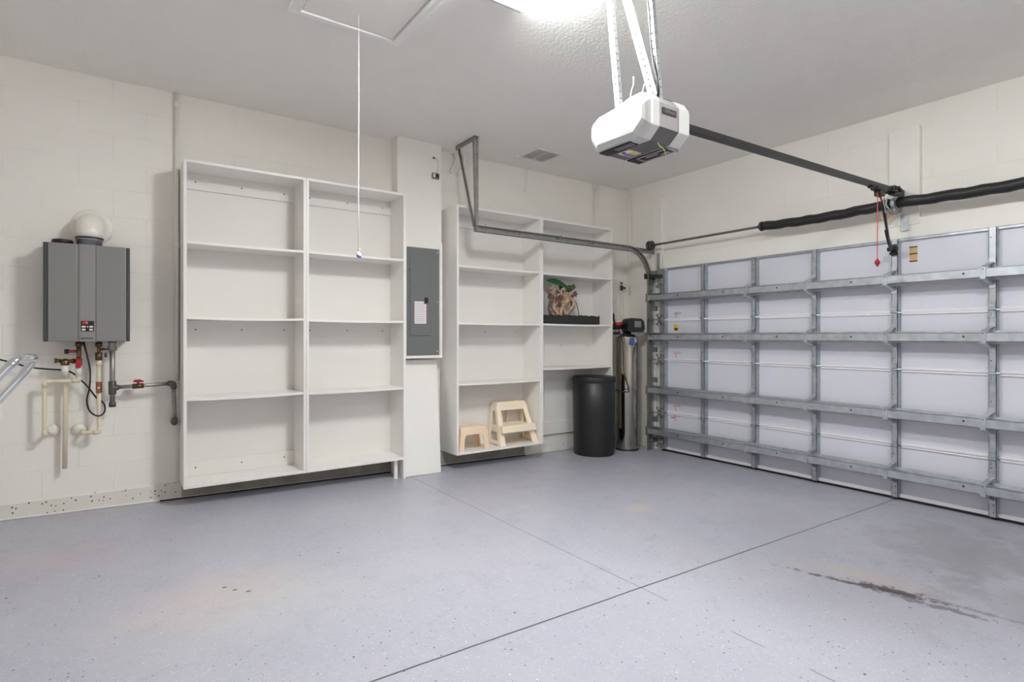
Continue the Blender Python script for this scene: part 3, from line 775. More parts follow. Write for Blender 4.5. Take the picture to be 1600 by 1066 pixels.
# ================================================================ bookcases
def shelf_board(mb, x0, x1, y0, y1, z, t, sag, n=10):
    rings = []
    for k in range(n+1):
        x = x0+(x1-x0)*k/n; s = sag*4*(k/n)*(1-k/n)
        rings.append([mb.bm.verts.new(q) for q in ((x, y0, z-s), (x, y1, z-s*.4), (x, y1, z-t-s*.4), (x, y0, z-t-s))])
    for a, b in zip(rings, rings[1:]):
        for i in range(4): mb._f([a[i], a[(i+1)%4], b[(i+1)%4], b[i]])
    mb._f(rings[0]); mb._f(rings[-1])
def dots(mb, pts, y, r=.005):
    mb.mi = 1
    for x, z in pts: mb.lathe((x, y, z), [(r, 0), (r, .0012)], (0, -1, 0), 8)
    mb.mi = 0
def bookcase(x0, x1, z0, z1, yf, shelves, label, grp, tp=.021, bottom=True, cleats=(), sag=.006):
    t = thing('bookcase', label, 'bookcase', ((x0+x1)/2, WY-.15, z0), grp)
    yb = WY-.022; bk = .006
    for a in (x0, x1-tp):
        mb = MB().box(a, a+tp, yf, yb, z0, z1)
        inner = a+tp+.0003 if a == x0 else a-.0003
        mb.mi = 1; dr = 1 if a == x0 else -1
        z = z0+.25
        while z < z1-.2:
            for yy in (yf+.045, yb-.06): mb.lathe((inner, yy, z), [(.0022, 0), (.0022, .0004)], (dr, 0, 0), 6)
            z += .064
        mb.mi = 0
        obj('side_panel', mb, [M_mel, M_hole], t, bevel=.001)
    obj('top_panel', MB().box(x0+tp, x1-tp, yf, yb, z1-tp, z1), M_mel, t, bevel=.001)
    if bottom: obj('bottom_panel', MB().box(x0+tp, x1-tp, yf, yb, z0, z0+tp), M_mel, t, bevel=.001)
    obj('back_panel', MB().box(x0+.002, x1-.002, yb-bk, yb, z0+(.0 if bottom else .02), z1), M_mel2, t)
    for z in shelves:
        mb = MB(); shelf_board(mb, x0+tp+.001, x1-tp-.001, yf+.004, yb-bk-.001, z, .019, sag if abs(z) < .7 else sag*.5)
        obj('shelf', mb, M_mel, t)
    w_ = x1-x0
    for (za, zb, hz) in cleats:
        mb = MB().box(x0+tp, x1-tp, yb-bk-.016, yb-bk, za, zb)
        dots(mb, [(x0+w_*.12, hz), (x0+w_*.5, hz), (x0+w_*.88, hz)], yb-bk-.016, .006)
        obj('cleat', mb, [M_mel2, M_hole], t, bevel=.001)
    return t
G1 = None
A = bookcase(.373, 1.248, -1.122, 1.317, 4.73, (.715, .155, -.452), 'tall empty white bookcase next to the water heater', None, cleats=((1.165, 1.296, 1.225), (.0, .133, .06), (-1.10, -.98, -1.03)), sag=.007)
B = bookcase(1.250, 2.133, -1.122, 1.317, 4.73, (.715, .150, -.458), 'tall empty white bookcase with the pull cord hanging before it, beside the breaker panel', None, cleats=((1.165, 1.296, 1.225), (.0, .130, .06)), sag=.004)
C = bookcase(2.664, 3.708, -1.152, 1.29, 4.72, (.705, .145, -.455), 'white bookcase holding two plastic step stools on its bottom', None, cleats=((1.14, 1.269, 1.20), (-.0, .125, .06)), sag=.004)
D = bookcase(3.710, 4.782, -1.152, 1.29, 4.72, (.700, .148, -.338), 'white bookcase holding driftwood and a black tray, its lowest bay open', None, bottom=False, cleats=((1.14, 1.269, 1.20), (-.338, -.165, -.1), (-1.13, -.985, -1.5)), sag=.004)
# spacer foot under bookcase B
mb = MB().box(2.045, 2.075, 4.78, 4.81, fz(2.06), -1.122); obj('foot', mb, M_mel, B)
mb = MB().box(2.112, 2.133, 4.735, 5.02, fz(2.12), -1.122); obj('foot', mb, M_mel, B)
# spare board leaning below the breaker panel
mb = MB().hexa([(2.145, 4.775, fz(2.1)+.002), (2.528, 4.79, fz(2.53)+.002), (2.528, 4.81, fz(2.53)+.002), (2.145, 4.795, fz(2.1)+.002),
                (2.160, 5.015, -.225), (2.604, 5.025, -.225), (2.604, 5.045, -.225), (2.160, 5.035, -.225)])
mb.mi = 1; mb.lathe((2.50, 5.012, -.30), [(.006, 0), (.006, .004)], (0, -1, 0.1), 8); mb.mi = 0
single('loose_board', mb, [M_mel, M_hole], 'loose white board leaning on the wall under the breaker panel', 'board', (2.36, 4.80, fz(2.36)), bevel=.001)

# ================================================================ breaker panel
px0, px1, pz0, pz1 = 2.232, 2.575, -.178, .868
bp = thing('breaker_panel', 'gray metal electrical breaker panel with a paper label', 'breaker panel', (2.4, cy, pz0))
mb = MB().box(px0, px1, cy-.014, cy-.0005, pz0, pz1)
obj('cover', mb, M_panel, bp, bevel=.002)
dd = obj('panel_door', MB().box(2.262, 2.470, cy-.022, cy-.013, .015, .785), M_panel, bp, bevel=.003)
obj('latch', MB().box(2.408, 2.448, cy-.028, cy-.021, .33, .385).box(2.42, 2.436, cy-.032, cy-.027, .345, .37), M_black, dd, bevel=.002)
mb = MB().box(2.305, 2.428, cy-.0235, cy-.0215, .13, .345); mb.mi = 1
for k in range(11): mb.box(2.312, 2.42-random.random()*.03, cy-.0242, cy-.0234, .145+k*.0178, .1485+k*.0178)
mb.mi = 2; mb.box(2.40, 2.424, cy-.0242, cy-.0234, .322, .330)
obj('directory_label', mb, [M_paper, M_ink, M_red], dd)
for x, z in ((2.555, .835), (2.555, .345), (2.555, -.14)):
    obj('screw', MB().lathe((x, cy-.0135, z), [(.009, 0), (.008, .003), (.002, .004)], (0, -1, 0), 12), M_silver, bp)
for z in (.66, .36, .09): obj('door_hinge', MB().cyl((2.259, cy-.019, z-.016), (2.259, cy-.019, z+.016), .005, 8), M_panel, bp)
# small control box
sb = thing('control_box', 'small gray-green transmitter box high on the chase above the breaker panel', 'control box', (2.53, cy, 1.565))
obj('box', MB().box(2.498, 2.572, cy-.024, cy-.0005, 1.562, 1.617), M_pcb, sb, bevel=.003)
obj('button', MB().box(2.53, 2.56, cy-.032, cy-.023, 1.576, 1.607), M_black, sb, bevel=.002)
obj('box_face', MB().box(2.503, 2.526, cy-.0265, cy-.0235, 1.572, 1.608), M_paper, sb)
obj('wire', MB().tube(catmull([(2.545, cy-.012, 1.617), (2.562, cy-.012, 1.66), (2.563, cy-.014, 1.72), (2.555, cy-.016, 1.755), (2.515, cy-.004, 1.772)]), .003, 6), M_white, sb)
obj('wire_clip', MB().box(2.51, 2.535, cy-.010, cy-.0005, 1.763, 1.776), M_hole, sb)

# ================================================================ water heater
hx0_, hx1_, hz0, hz1, hf = -.430, .050, -.030, .640, 4.83
wh = thing('water_heater', 'gray wall-hung tankless water heater with a white elbow vent', 'water heater', (-.19, 4.95, hz0))
mb = MB().box(hx0_+.012, hx1_-.012, hf+.02, WY-.02, hz0+.004, hz1-.004)
obj('case', mb, M_hside, wh, bevel=.008)
def front(x0, x1, yb, m, nm, lab=None):
    return obj(nm, MB().box(x0, x1, yb, hf+.05, hz0, hz1), m, wh, bevel=.005, label=lab)
front(hx0_, hx0_+.026, hf+.008, M_hside, 'end_strip', 'charcoal end strip')
front(hx1_-.022, hx1_, hf+.008, M_hside, 'end_strip', 'charcoal end strip')
front(hx0_+.026, -.246, hf, M_heater, 'front_panel')
front(-.146, hx1_-.022, hf, M_heater, 'front_panel')
mb = MB().prism([(-.246, hf+.004), (-.232, hf-.006), (-.150, hf-.003), (-.144, hf+.006), (-.144, hf+.05), (-.246, hf+.05)], lambda u, v: (u, v, hz0), lambda u, v: (u, v, hz1))
obj('center_panel', mb, M_heater2, wh, bevel=.001)
disp = obj('display', MB().box(-.228, -.156, hf-.010, hf-.003, .040, .112), M_blackp, wh, bevel=.002)
writing('digits', '-118', .022, (-.205, hf-.0105, .098), (1, 0, 0), (0, 0, 1), M_redled, disp, .75)
for (x, z) in ((-.213, .072), (-.213, .052), (-.172, .072), (-.172, .052)):
    obj('keypad_button', MB().box(x-.010, x+.010, hf-.012, hf-.009, z-.006, z+.006), M_vent, disp, bevel=.001)
obj('key_bar', MB().box(-.196, -.188, hf-.012, hf-.009, .068, .076), M_vent, disp)
obj('grip_recess', MB().box(-.222, -.160, hf-.008, hf-.003, -.012, -.004), M_hside, wh)
obj('power_dot', MB().box(-.228, -.220, hf-.009, hf-.003, -.012, -.004), M_black, wh)
# intake cap and flue
obj('intake_cap', MB().lathe((-.335, 4.94, hz1+.004), [(.052, 0), (.060, .006), (.060, .024), (.055, .03), (.05, .026)], (0, 0, 1), 28), M_blackp, wh)
obj('flue_collar', MB().lathe((-.185, 4.94, hz1-.006), [(.074, 0), (.074, .048), (.082, .05), (.082, .062), (.07, .062)], (0, 0, 1), 32), M_galv2, wh)
obj('gasket', MB().lathe((-.185, 4.94, hz1+.050), [(.083, 0), (.083, .012)], (0, 0, 1), 32), M_black, wh)
pts = [(-.185, 4.94, hz1+.06), (-.185, 4.94, .735)]
for k in range(1, 9):
    a = math.pi/2*k/8; pts.append((-.185, 4.94+.07*(1-math.cos(a)), .735+.07*math.sin(a)))
pts.append((-.185, WY-.004, .805))
obj('vent_elbow', MB().tube(pts, .078, 32), M_pvcw, wh)
obj('wall_flange', MB().lathe((-.175, WY, .800), [(.128, 0), (.128, .004), (.118, .012), (.09, .014)], (0, -1, 0), 40), M_pvcw, wh)

# ================================================================ heater plumbing: four runs
PY = 4.955
# hot line
hp = thing('hot_water_pipe', 'cream water pipe loop left of the drain pipe, ending in a round wall cover', 'pipe', (-.43, PY, -.68))
obj('pipe_run', MB().tube(rounded([(-.246, PY, -.235), (-.246, PY, -.305), (-.432, PY, -.305), (-.432, PY, -.670), (-.42, WY-.01, -.672)], .02), .0125, 14), M_pvc, hp)
for q in ([(-.246, PY, -.27), (-.246, PY, -.305), (-.285, PY, -.305)], [(-.395, PY, -.305), (-.432, PY, -.305), (-.432, PY, -.345)], [(-.432, PY, -.635), (-.432, PY, -.672), (-.425, PY+.05, -.672)]):
    obj('elbow', MB().tube(rounded(q, .02), .0165, 14), M_pvc, hp)
obj('union', MB().cyl((-.246, PY, -.20), (-.246, PY, -.275), .020, 16), M_pvcw, hp)
obj('wall_cover', MB().lathe((-.395, WY-.002, -.655), [(.042, 0), (.040, .012), (.030, .026), (.014, .032)], (0, -1, 0), 24), M_pvcw, hp)
mb = MB().cyl((-.246, PY, -.03), (-.246, PY, -.20), .014, 14).cyl((-.246, PY, -.035), (-.246, PY, -.065), .024, 6).cyl((-.246, PY, -.15), (-.246, PY, -.205), .020, 6).cyl((-.246, PY, -.10), (-.30, PY-.01, -.10), .010, 10)
obj('brass_valve', mb, M_brass, hp)
obj('valve_handle', MB().box(-.262, -.232, PY-.040, PY-.020, -.215, -.150), M_red, hp, bevel=.004)
obj('drain_handle', MB().box(-.30, -.265, PY-.030, PY-.012, -.108, -.092), M_red, hp, bevel=.004)
obj('drain_cap', MB().cyl((-.300, PY-.01, -.10), (-.325, PY-.012, -.10), .016, 12), M_black, hp)
# relief drain
rp = thing('relief_drain_pipe', 'straight cream drain pipe running down the wall from the brass relief valve', 'pipe', (-.325, PY, -.92))
obj('pipe_run', MB().tube(rounded([(-.322, PY, -.23), (-.322, PY+.002, -.262), (-.322, PY+.046, -.285), (-.326, PY+.050, -.925)], .02), .015, 14), M_pvc, rp)
obj('coupling', MB().cyl((-.322, PY, -.19), (-.322, PY, -.262), .021, 16), M_pvcw, rp)
mb = MB().lathe((-.322, PY, -.20), [(.018, 0), (.026, .008), (.026, .03), (.018, .045), (.008, .05)], (0, 0, 1), 12).cyl((-.322, PY, -.168), (-.258, PY, -.168), .013, 10).cyl((-.345, PY, -.165), (-.372, PY-.01, -.16), .012, 8).bar((-.372, PY-.01, -.145), (-.372, PY-.01, -.18), .014, .006, (1, 0, 0))
mb.cyl((-.285, PY, -.168), (-.268, PY, -.168), .018, 6)
obj('relief_valve', mb, M_brass, rp)
# cold line
cp = thing('cold_water_pipe', 'cream water pipe with a copper shutoff valve turning left into the wall', 'pipe', (-.13, PY, -.69))
obj('pipe_run', MB().tube(rounded([(-.133, PY, -.16), (-.130, PY, -.680), (-.225, PY+.02, -.680), (-.235, WY-.01, -.675)], .02), .0125, 14), M_pvc, cp)
obj('elbow', MB().tube(rounded([(-.130, PY, -.645), (-.130, PY, -.680), (-.165, PY+.006, -.680)], .02), .0165, 14), M_pvc, cp)
obj('coupling', MB().cyl((-.133, PY, -.16), (-.133, PY, -.205), .017, 14), M_pvc, cp)
obj('wall_cover', MB().lathe((-.250, WY-.002, -.665), [(.044, 0), (.042, .012), (.030, .026), (.014, .032)], (0, -1, 0), 24), M_pvcw, cp)
mb = MB().cyl((-.133, PY, -.03), (-.133, PY, -.15), .011, 12).cyl((-.133, PY, -.035), (-.133, PY, -.070), .022, 6).cyl((-.133, PY, -.11), (-.133, PY, -.165), .022, 8).cyl((-.133, PY, -.09), (-.10, PY-.01, -.085), .009, 8)
obj('brass_valve', mb, M_brass, cp)
obj('shutoff_valve', MB().lathe((-.132, PY, -.40), [(.014, 0), (.019, .006), (.019, .075), (.014, .081)], (0, 0, 1), 14), M_copper, cp)
obj('valve_handle', MB().box(-.143, -.121, PY-.034, PY-.018, -.395, -.325), M_copper, cp, bevel=.004)
obj('handle_nut', MB().lathe((-.132, PY-.034, -.36), [(.010, 0), (.008, .006)], (0, -1, 0), 8), M_silver, cp)
obj('drain_handle', MB().box(-.118, -.082, PY-.028, PY-.014, -.092, -.080), M_navy, cp, bevel=.004)
obj('drain_handle', MB().box(-.10, -.085, PY-.036, PY-.018, -.145, -.112), M_navy, cp, bevel=.004)
# gas line
gp = thing('gas_pipe', 'galvanized gas pipe with a red lever valve between the heater and the bookcase', 'pipe', (-.03, PY, -.53))
mb = MB().cyl((-.054, PY, -.03), (-.054, PY, -.50), .017, 16).cyl((-.054, PY, -.366), (.322, PY, -.352), .0135, 16).cyl((.325, PY, -.352), (.332, PY, -.655), .0155, 16)
obj('pipe_run', mb, M_dgalv, gp)
obj('tee', MB().lathe((-.054, PY, -.415), [(.020, 0), (.024, .006), (.024, .09), (.020, .096)], (0, 0, 1), 16).cyl((-.054, PY, -.366), (-.015, PY, -.366), .020, 14), M_fit, gp)
obj('drip_cap', MB().lathe((-.054, PY, -.505), [(.022, 0), (.022, .032), (.018, .036)], (0, 0, 1), 14), M_fit, gp)
obj('union', MB().lathe((-.054, PY, -.10), [(.024, 0), (.028, .01), (.028, .03), (.022, .045), (.026, .05), (.026, .07)], (0, 0, 1), 8), M_dgalv, gp)
obj('elbow', MB().tube(rounded([(.288, PY, -.352), (.325, PY, -.352), (.326, PY, -.392)], .02), .0215, 14), M_fit, gp)
obj('elbow', MB().tube(rounded([(.331, PY, -.62), (.332, PY, -.655), (.332, WY-.01, -.66)], .02), .0215, 14), M_fit, gp)
obj('valve_body', MB().cyl((.065, PY, -.363), (.135, PY, -.360), .019, 8), M_brass, gp)
obj('valve_handle', MB().box(.07, .135, PY-.012, PY+.012, -.333, -.322).box(.092, .108, PY-.008, PY+.008, -.345, -.325).box(.078, .122, PY-.016, PY+.016, -.322, -.314), M_red, gp, bevel=.003)
# power cable
cab = [(-.219,4.93,-.03),(-.198,4.90,-.126),(-.18,4.89,-.238),(-.183,4.88,-.351),(-.198,4.88,-.44),(-.183,4.89,-.517),(-.14,4.90,-.557),(-.103,4.915,-.541),(-.098,4.950,-.495),(-.118,4.988,-.462),(-.150,4.996,-.434),(-.201,4.995,-.35),(-.272,4.985,-.262),(-.324,4.99,-.233),(-.409,4.99,-.222),(-.491,4.99,-.21),(-.54,4.99,-.196),(-.594,4.99,-.173),(-.66,4.99,-.151),(-.80,5.0,-.103),(-1.0,5.04,-.08)]
single('power_cable', MB().tube(catmull(cab, 5), .0055, 8), M_rubber, 'black power cable looping below the water heater and off along the wall', 'cable', (-.183, 4.90, -.557))

# ================================================================ conduits on the walls
def conduit(x, y, z0, z1, label, r=.014, couple=(), wall='Y'):
    t = thing('conduit', label, 'conduit', (x, y, z0))
    obj('tube', MB().cyl((x, y, z0), (x, y, z1), r, 14), M_plain, t)
    for z in couple: obj('coupling', MB().lathe((x, y, z), [(r+.001, 0), (r+.006, .003), (r+.006, .035), (r+.001, .038)], (0, 0, 1), 16), M_plain, t)
    return t
conduit(.352, 5.050, -.33, ZC, 'white painted conduit from ceiling to gas pipe left of the first bookcase', couple=(.70, 1.80), r=.015)
conduit(4.799, 5.050, -1.0, ZC, 'white painted conduit rising behind the driftwood bookcase to the ceiling', r=.012, couple=(1.86,))
conduit(5.352, 4.975, .55, ZC, 'white painted conduit on the door wall beside the room corner', r=.012, couple=(1.84,))
for (x, z, lab) in ((2.79, 1.70, 'bent white cable stub at the ceiling nearest the panel chase'), (2.89, 1.70, 'bent white cable stub at the ceiling behind the track hanger'), (3.735, 1.64, 'thin white cable stub hanging at the ceiling below the vent'), (4.86, 1.62, 'thin white cable stub at the ceiling beside the tall conduit')):
    big_ = x < 3
    mb = MB().tube(catmull([(x+.04*big_, 5.045, ZC), (x+.045*big_, 5.045, ZC-.08), (x+.02*big_, 5.05, z+.06), (x-.01, 5.062, z)]), .016 if big_ else .007, 10)
    if not big_: mb.tube(catmull([(x+.03, 5.055, ZC), (x+.032, 5.055, ZC-.09), (x+.012, 5.062, z+.02)]), .004, 8)
    single('cable_stub', mb, M_plain, lab, 'cable', (x, 5.05, z))
# hose bibb over the softener
hb = thing('wall_spigot', 'dark metal spigot on a white riser pipe in the corner above the softener', 'spigot', (5.26, 5.03, .10))
obj('riser', MB().cyl((5.262, 5.035, .0), (5.262, 5.035, .60), .013, 12), M_pvcw, hb)
mb = MB().cyl((5.262, 5.035, .60), (5.262, 5.035, .66), .018, 8).cyl((5.262, 5.035, .645), (5.225, 4.98, .625), .013, 10).cyl((5.262, 5.035, .645), (5.30, 5.0, .625), .013, 10).cyl((5.262, 5.035, .66), (5.262, 5.035, .70), .006, 8).lathe((5.262, 5.035, .695), [(.020, 0), (.022, .005), (.020, .010)], (0, 0, 1), 10)
obj('faucet', mb, M_dark, hb)

# ================================================================ water softener
sx_, sy_ = 5.02, 4.715; sz = fz(sx_)
ws = thing('water_softener', 'tall polished stainless water softener tank with a black control head', 'water softener', (sx_, sy_, sz))
obj('tank', MB().lathe((sx_, sy_, sz+.004), [(.128, 0), (.134, .01), (.134, 1.35), (.130, 1.362), (.10, 1.378), (.05, 1.386)], (0, 0, 1), 48), M_steel, ws)
obj('base_ring', MB().lathe((sx_, sy_, sz), [(.137, 0), (.137, .02), (.13, .024)], (0, 0, 1), 40), M_blackp, ws)
zt = sz+1.386
obj('neck', MB().lathe((sx_, sy_, zt), [(.095, -.006), (.095, .006), (.05, .012), (.05, .035), (.035, .04)], (0, 0, 1), 28), M_blackp, ws)
mb = MB()
# control head: boxy body turned towards the room, faceted front
R_ = Matrix.Rotation(math.radians(-24), 3, 'Z')
def hd(x, y, z): v = R_ @ Vector((x, y, 0))*1.12; return (sx_-.018+v.x, sy_+.012+v.y, zt+z*1.1)
mb.prism([(-.075, .045), (-.065, .165), (-.04, .185), (.085, .178), (.115, .15), (.125, .06), (.10, .035), (-.05, .03)], lambda u, v: hd(u+.05, -.13, v), lambda u, v: hd(u+.05, .05, v))
head = obj('control_head', mb, M_blackp, ws, bevel=.012, seg=3)
mb = MB().prism([(-.02, .085), (-.02, .15), (.055, .15), (.055, .085)], lambda u, v: hd(u+.07, -.131, v), lambda u, v: hd(u+.07, -.135, v))
obj('display', mb, M_screen, head)
mb = MB().cyl(hd(-.03, 0, .10), hd(-.145, .02, .09), .038, 18).cyl(hd(-.12, .0, .12), hd(-.135, .0, .20), .012, 10).lathe(hd(-.135, 0, .20), [(.012, 0), (.018, .008), (.012, .03), (.006, .045)], (0, 0, 1), 10)
mb.cyl(hd(-.08, -.02, .02), hd(-.14, -.02, .02), .018, 12)
obj('bypass_valve', mb, M_blackp, ws)
obj('valve_knob', MB().cyl(hd(-.055, -.048, .125), hd(-.125, -.042, .115), .022, 14), M_red, ws, label='red valve lever')
tn = Vector((-.42, -1, 0)).normalized(); tr = Vector((-tn.y, tn.x, 0))*1.0
tc_ = Vector((sx_, sy_, 0)) + tn*.136
mb = MB().prism([(-.030, -.115), (.030, -.115), (.036, -.085), (.030, -.035), (-.030, -.035)], lambda u, v: (tc_.x+tr.x*u, tc_.y+tr.y*u, zt+v), lambda u, v: (tc_.x+tr.x*u+tn.x*.012, tc_.y+tr.y*u+tn.y*.012, zt+v))
obj('badge', mb, M_blue, ws, bevel=.003, label='blue plastic tag')
obj('drain_tube', MB().cyl((5.165, 4.70, sz), (5.165, 4.70, zt-.01), .011, 12).lathe((5.165, 4.70, sz), [(.022, 0), (.022, .03)], (0, 0, 1), 12), M_dark, ws, label='dark drain tube')
# brine tank
bx_, by_ = 4.492, 4.735; bz = fz(bx_)
bt = thing('brine_tank', 'round black plastic brine tank standing in front of the driftwood bookcase', 'tank', (bx_, by_, bz))
H = .905
obj('body', MB().lathe((bx_, by_, bz), [(.222, 0), (.232, .006), (.234, .02), (.243, .5), (.246, H-.075), (.240, H-.07)], (0, 0, 1), 64), M_blackp, bt)
obj('lid', MB().lathe((bx_, by_, bz), [(.247, H-.074), (.251, H-.068), (.251, H-.02), (.247, H-.012), (.238, H-.008), (.232, H-.014), (.19, H-.012), (.18, H-.004), (.10, H-.003), (.06, H+.0)], (0, 0, 1), 64), M_blackp, bt)
obj('brine_tube', MB().tube(catmull([(sx_-.19, sy_-.03, zt+.09), (sx_-.165, sy_-.09, zt-.1), (sx_-.165, sy_-.11, zt-.45), (sx_-.155, sy_-.155, zt-.58), (sx_-.145, sy_-.165, zt-.66), (sx_-.20, sy_-.15, zt-.665), (bx_+.243, by_-.02, bz+.74)], 5), .007, 8), M_rubber, bt, label='thin black brine hose')

# ================================================================ step stools on the bottom of bookcase C
def foot_z(): return -1.131
def stool_small(cx, y0, y1, h, w_, m, label):
    zb = foot_z(); t = thing('step_stool', label, 'step stool', (cx, (y0+y1)/2, zb))
    zt = zb+h; i = .022
    mb = MB().hexa([(cx-w_/2+i, y0+i*.6, zt-.05), (cx+w_/2-i, y0+i*.6, zt-.05), (cx+w_/2-i, y1-i*.6, zt-.05), (cx-w_/2+i, y1-i*.6, zt-.05),
                    (cx-w_/2+i+.006, y0+i*.6+.006, zt), (cx+w_/2-i-.006, y0+i*.6+.006, zt), (cx+w_/2-i-.006, y1-i*.6-.006, zt), (cx-w_/2+i+.006, y1-i*.6-.006, zt)])
    obj('top', mb, m, t, bevel=.012, seg=3)
    obj('grip_pad', MB().box(cx-w_/2+.05, cx+w_/2-.05, y0+.04, y1-.04, zt-.001, zt+.002), m, t, bevel=.001)
    # aprons with a rounded arch between the legs
    for y, s in ((y0, 1), (y1, -1)):
        a = w_/2
        poly = [(-a, zb), (-a+i, zt-.03), (a-i, zt-.03), (a, zb), (a-.055, zb), (a-.068, zb+h*.52)]
        for k in range(1, 6):
            q = math.pi/2*k/6; poly.append((a-.068-.035*(1-math.cos(q)), zb+h*.52+.04*math.sin(q)))
        for k in range(1, 6):
            q = math.pi/2*(1-k/6); poly.append((-a+.068+.035*(1-math.cos(q)), zb+h*.52+.04*math.sin(q)))
        poly += [(-a+.068, zb+h*.52), (-a+.055, zb)]
        def f0(u, v, y=y, s=s): return (cx+u, y+s*.012*(v-zb)/h, v)
        def f1(u, v, y=y, s=s): return (cx+u, y+s*(.012*(v-zb)/h+.012), v)
        obj('leg_frame', MB().prism(poly, f0, f1), m, t, bevel=.003)
    for sx in (-1, 1):
        for (ya, yb2) in ((y0, y0+.05), (y1-.05, y1)):
            mb = MB().hexa([(cx+sx*w_/2, ya, zb), (cx+sx*(w_/2-.012), ya, zb), (cx+sx*(w_/2-.012), yb2, zb), (cx+sx*w_/2, yb2, zb),
                            (cx+sx*(w_/2-i), ya+.01, zt-.03), (cx+sx*(w_/2-i-.012), ya+.01, zt-.03), (cx+sx*(w_/2-i-.012), yb2+.0, zt-.03), (cx+sx*(w_/2-i), yb2+.0, zt-.03)])
            obj('leg', mb, m, t, bevel=.002)
    for sx in (-1, 1):
        mb = MB().box(cx+sx*(w_/2-i-.012), cx+sx*(w_/2-i), y0+.03, y1-.03, zt-.085, zt-.03)
        obj('side_apron', mb, m, t, bevel=.003)
    return t
stool_small(2.875, 4.735, 4.945, .235, .35, M_stool2, 'small peach one-step plastic stool beside the taller step stool')
def stool_big(cx, y0, y1):
    zb = foot_z(); t = thing('step_stool', 'tall cream two-step plastic stool overhanging the bookcase bottom', 'step stool', (cx, (y0+y1)/2, zb))
    m = M_stool; zt = zb+.435; zs = zb+.205
    wt, wb = .195, .245                 # half widths at the top step and at the floor
    def hw(z): return wb+(wt-wb)*(z-zb)/(zt-zb)
    def yf(z): return y0+(.12)*(z-zb)/(zt-zb)     # front plane of the upright frame leans back
    # upper step
    mb = MB().hexa([(cx-wt, yf(zt)-.004, zt-.055), (cx+wt, yf(zt)-.004, zt-.055), (cx+wt, y1, zt-.055), (cx-wt, y1, zt-.055), (cx-wt+.008, yf(zt)+.006, zt), (cx+wt-.008, yf(zt)+.006, zt), (cx+wt-.008, y1-.008, zt), (cx-wt+.008, y1-.008, zt)])
    obj('upper_step', mb, m, t, bevel=.014, seg=3)
    obj('grip_pad', MB().box(cx-wt+.05, cx+wt-.05, yf(zt)+.03, y1-.03, zt-.001, zt+.0025), m, t, bevel=.001)
    # lower step, standing forward
    ys = y0-.035
    mb = MB().hexa([(cx-hw(zs)-.002, ys, zs-.075), (cx+hw(zs)+.002, ys, zs-.075), (cx+hw(zs)+.002, yf(zs)+.09, zs-.075), (cx-hw(zs)-.002, yf(zs)+.09, zs-.075),
                    (cx-hw(zs)+.006, ys+.012, zs), (cx+hw(zs)-.006, ys+.012, zs), (cx+hw(zs)-.006, yf(zs)+.09, zs), (cx-hw(zs)+.006, yf(zs)+.09, zs)])
    obj('lower_step', mb, m, t, bevel=.012, seg=3)
    for s in (-1, 1):
        # wide slanting front plank, floor to top step
        mb = MB().hexa([(cx+s*wb, y0-.035, zb), (cx+s*(wb-.066), y0-.035, zb), (cx+s*(wb-.066), y0+.005, zb), (cx+s*wb, y0+.025, zb),
                        (cx+s*wt, yf(zt), zt-.04), (cx+s*(wt-.050), yf(zt), zt-.04), (cx+s*(wt-.050), yf(zt)+.018, zt-.04), (cx+s*wt, yf(zt)+.05, zt-.04)])
        obj('leg', mb, m, t, bevel=.007, seg=3)
        mb = MB().hexa([(cx+s*wb, y1-.05, zb), (cx+s*(wb-.014), y1-.05, zb), (cx+s*(wb-.014), y1+.0, zb), (cx+s*wb, y1+.0, zb),
                        (cx+s*wt, y1-.045, zt-.04), (cx+s*(wt-.014), y1-.045, zt-.04), (cx+s*(wt-.014), y1-.002, zt-.04), (cx+s*wt, y1-.002, zt-.04)])
        obj('leg', mb, m, t, bevel=.003)
        mb = MB().box(cx+s*(wb-.012), cx+s*(wb-.002), y0, y1-.03, zb+.012, zb+.055)
        obj('side_rail', mb, m, t, bevel=.002)
        mb = MB().box(cx+s*(wt-.014), cx+s*(wt-.002), yf(zt)+.02, y1-.02, zt-.085, zt-.04)
        obj('side_apron', mb, m, t, bevel=.002)
    obj('front_apron', MB().hexa([(cx-wt-.008, yf(zt)-.006, zt-.085), (cx+wt+.008, yf(zt)-.006, zt-.085), (cx+wt+.008, yf(zt)+.006, zt-.085), (cx-wt-.008, yf(zt)+.006, zt-.085), (cx-wt, yf(zt), zt-.03), (cx+wt, yf(zt), zt-.03), (cx+wt, yf(zt)+.012, zt-.03), (cx-wt, yf(zt)+.012, zt-.03)]), m, t, bevel=.003)
    obj('back_web', MB().box(cx-.07, cx-.045, y1-.03, y1-.01, zb+.19, zt-.05).box(cx+.005, cx+.02, y1-.03, y1-.01, zb+.19, zt-.05).box(cx-wt+.01, cx+wt-.01, y1-.014, y1-.004, zt-.09, zt-.05), M_stool2, t, bevel=.003)
    obj('cross_rail', MB().box(cx-wb+.02, cx+wb-.02, y1-.02, y1-.01, zb+.12, zb+.20), m, t, bevel=.003)
    return t
stool_big(3.438, 4.775, 5.02)

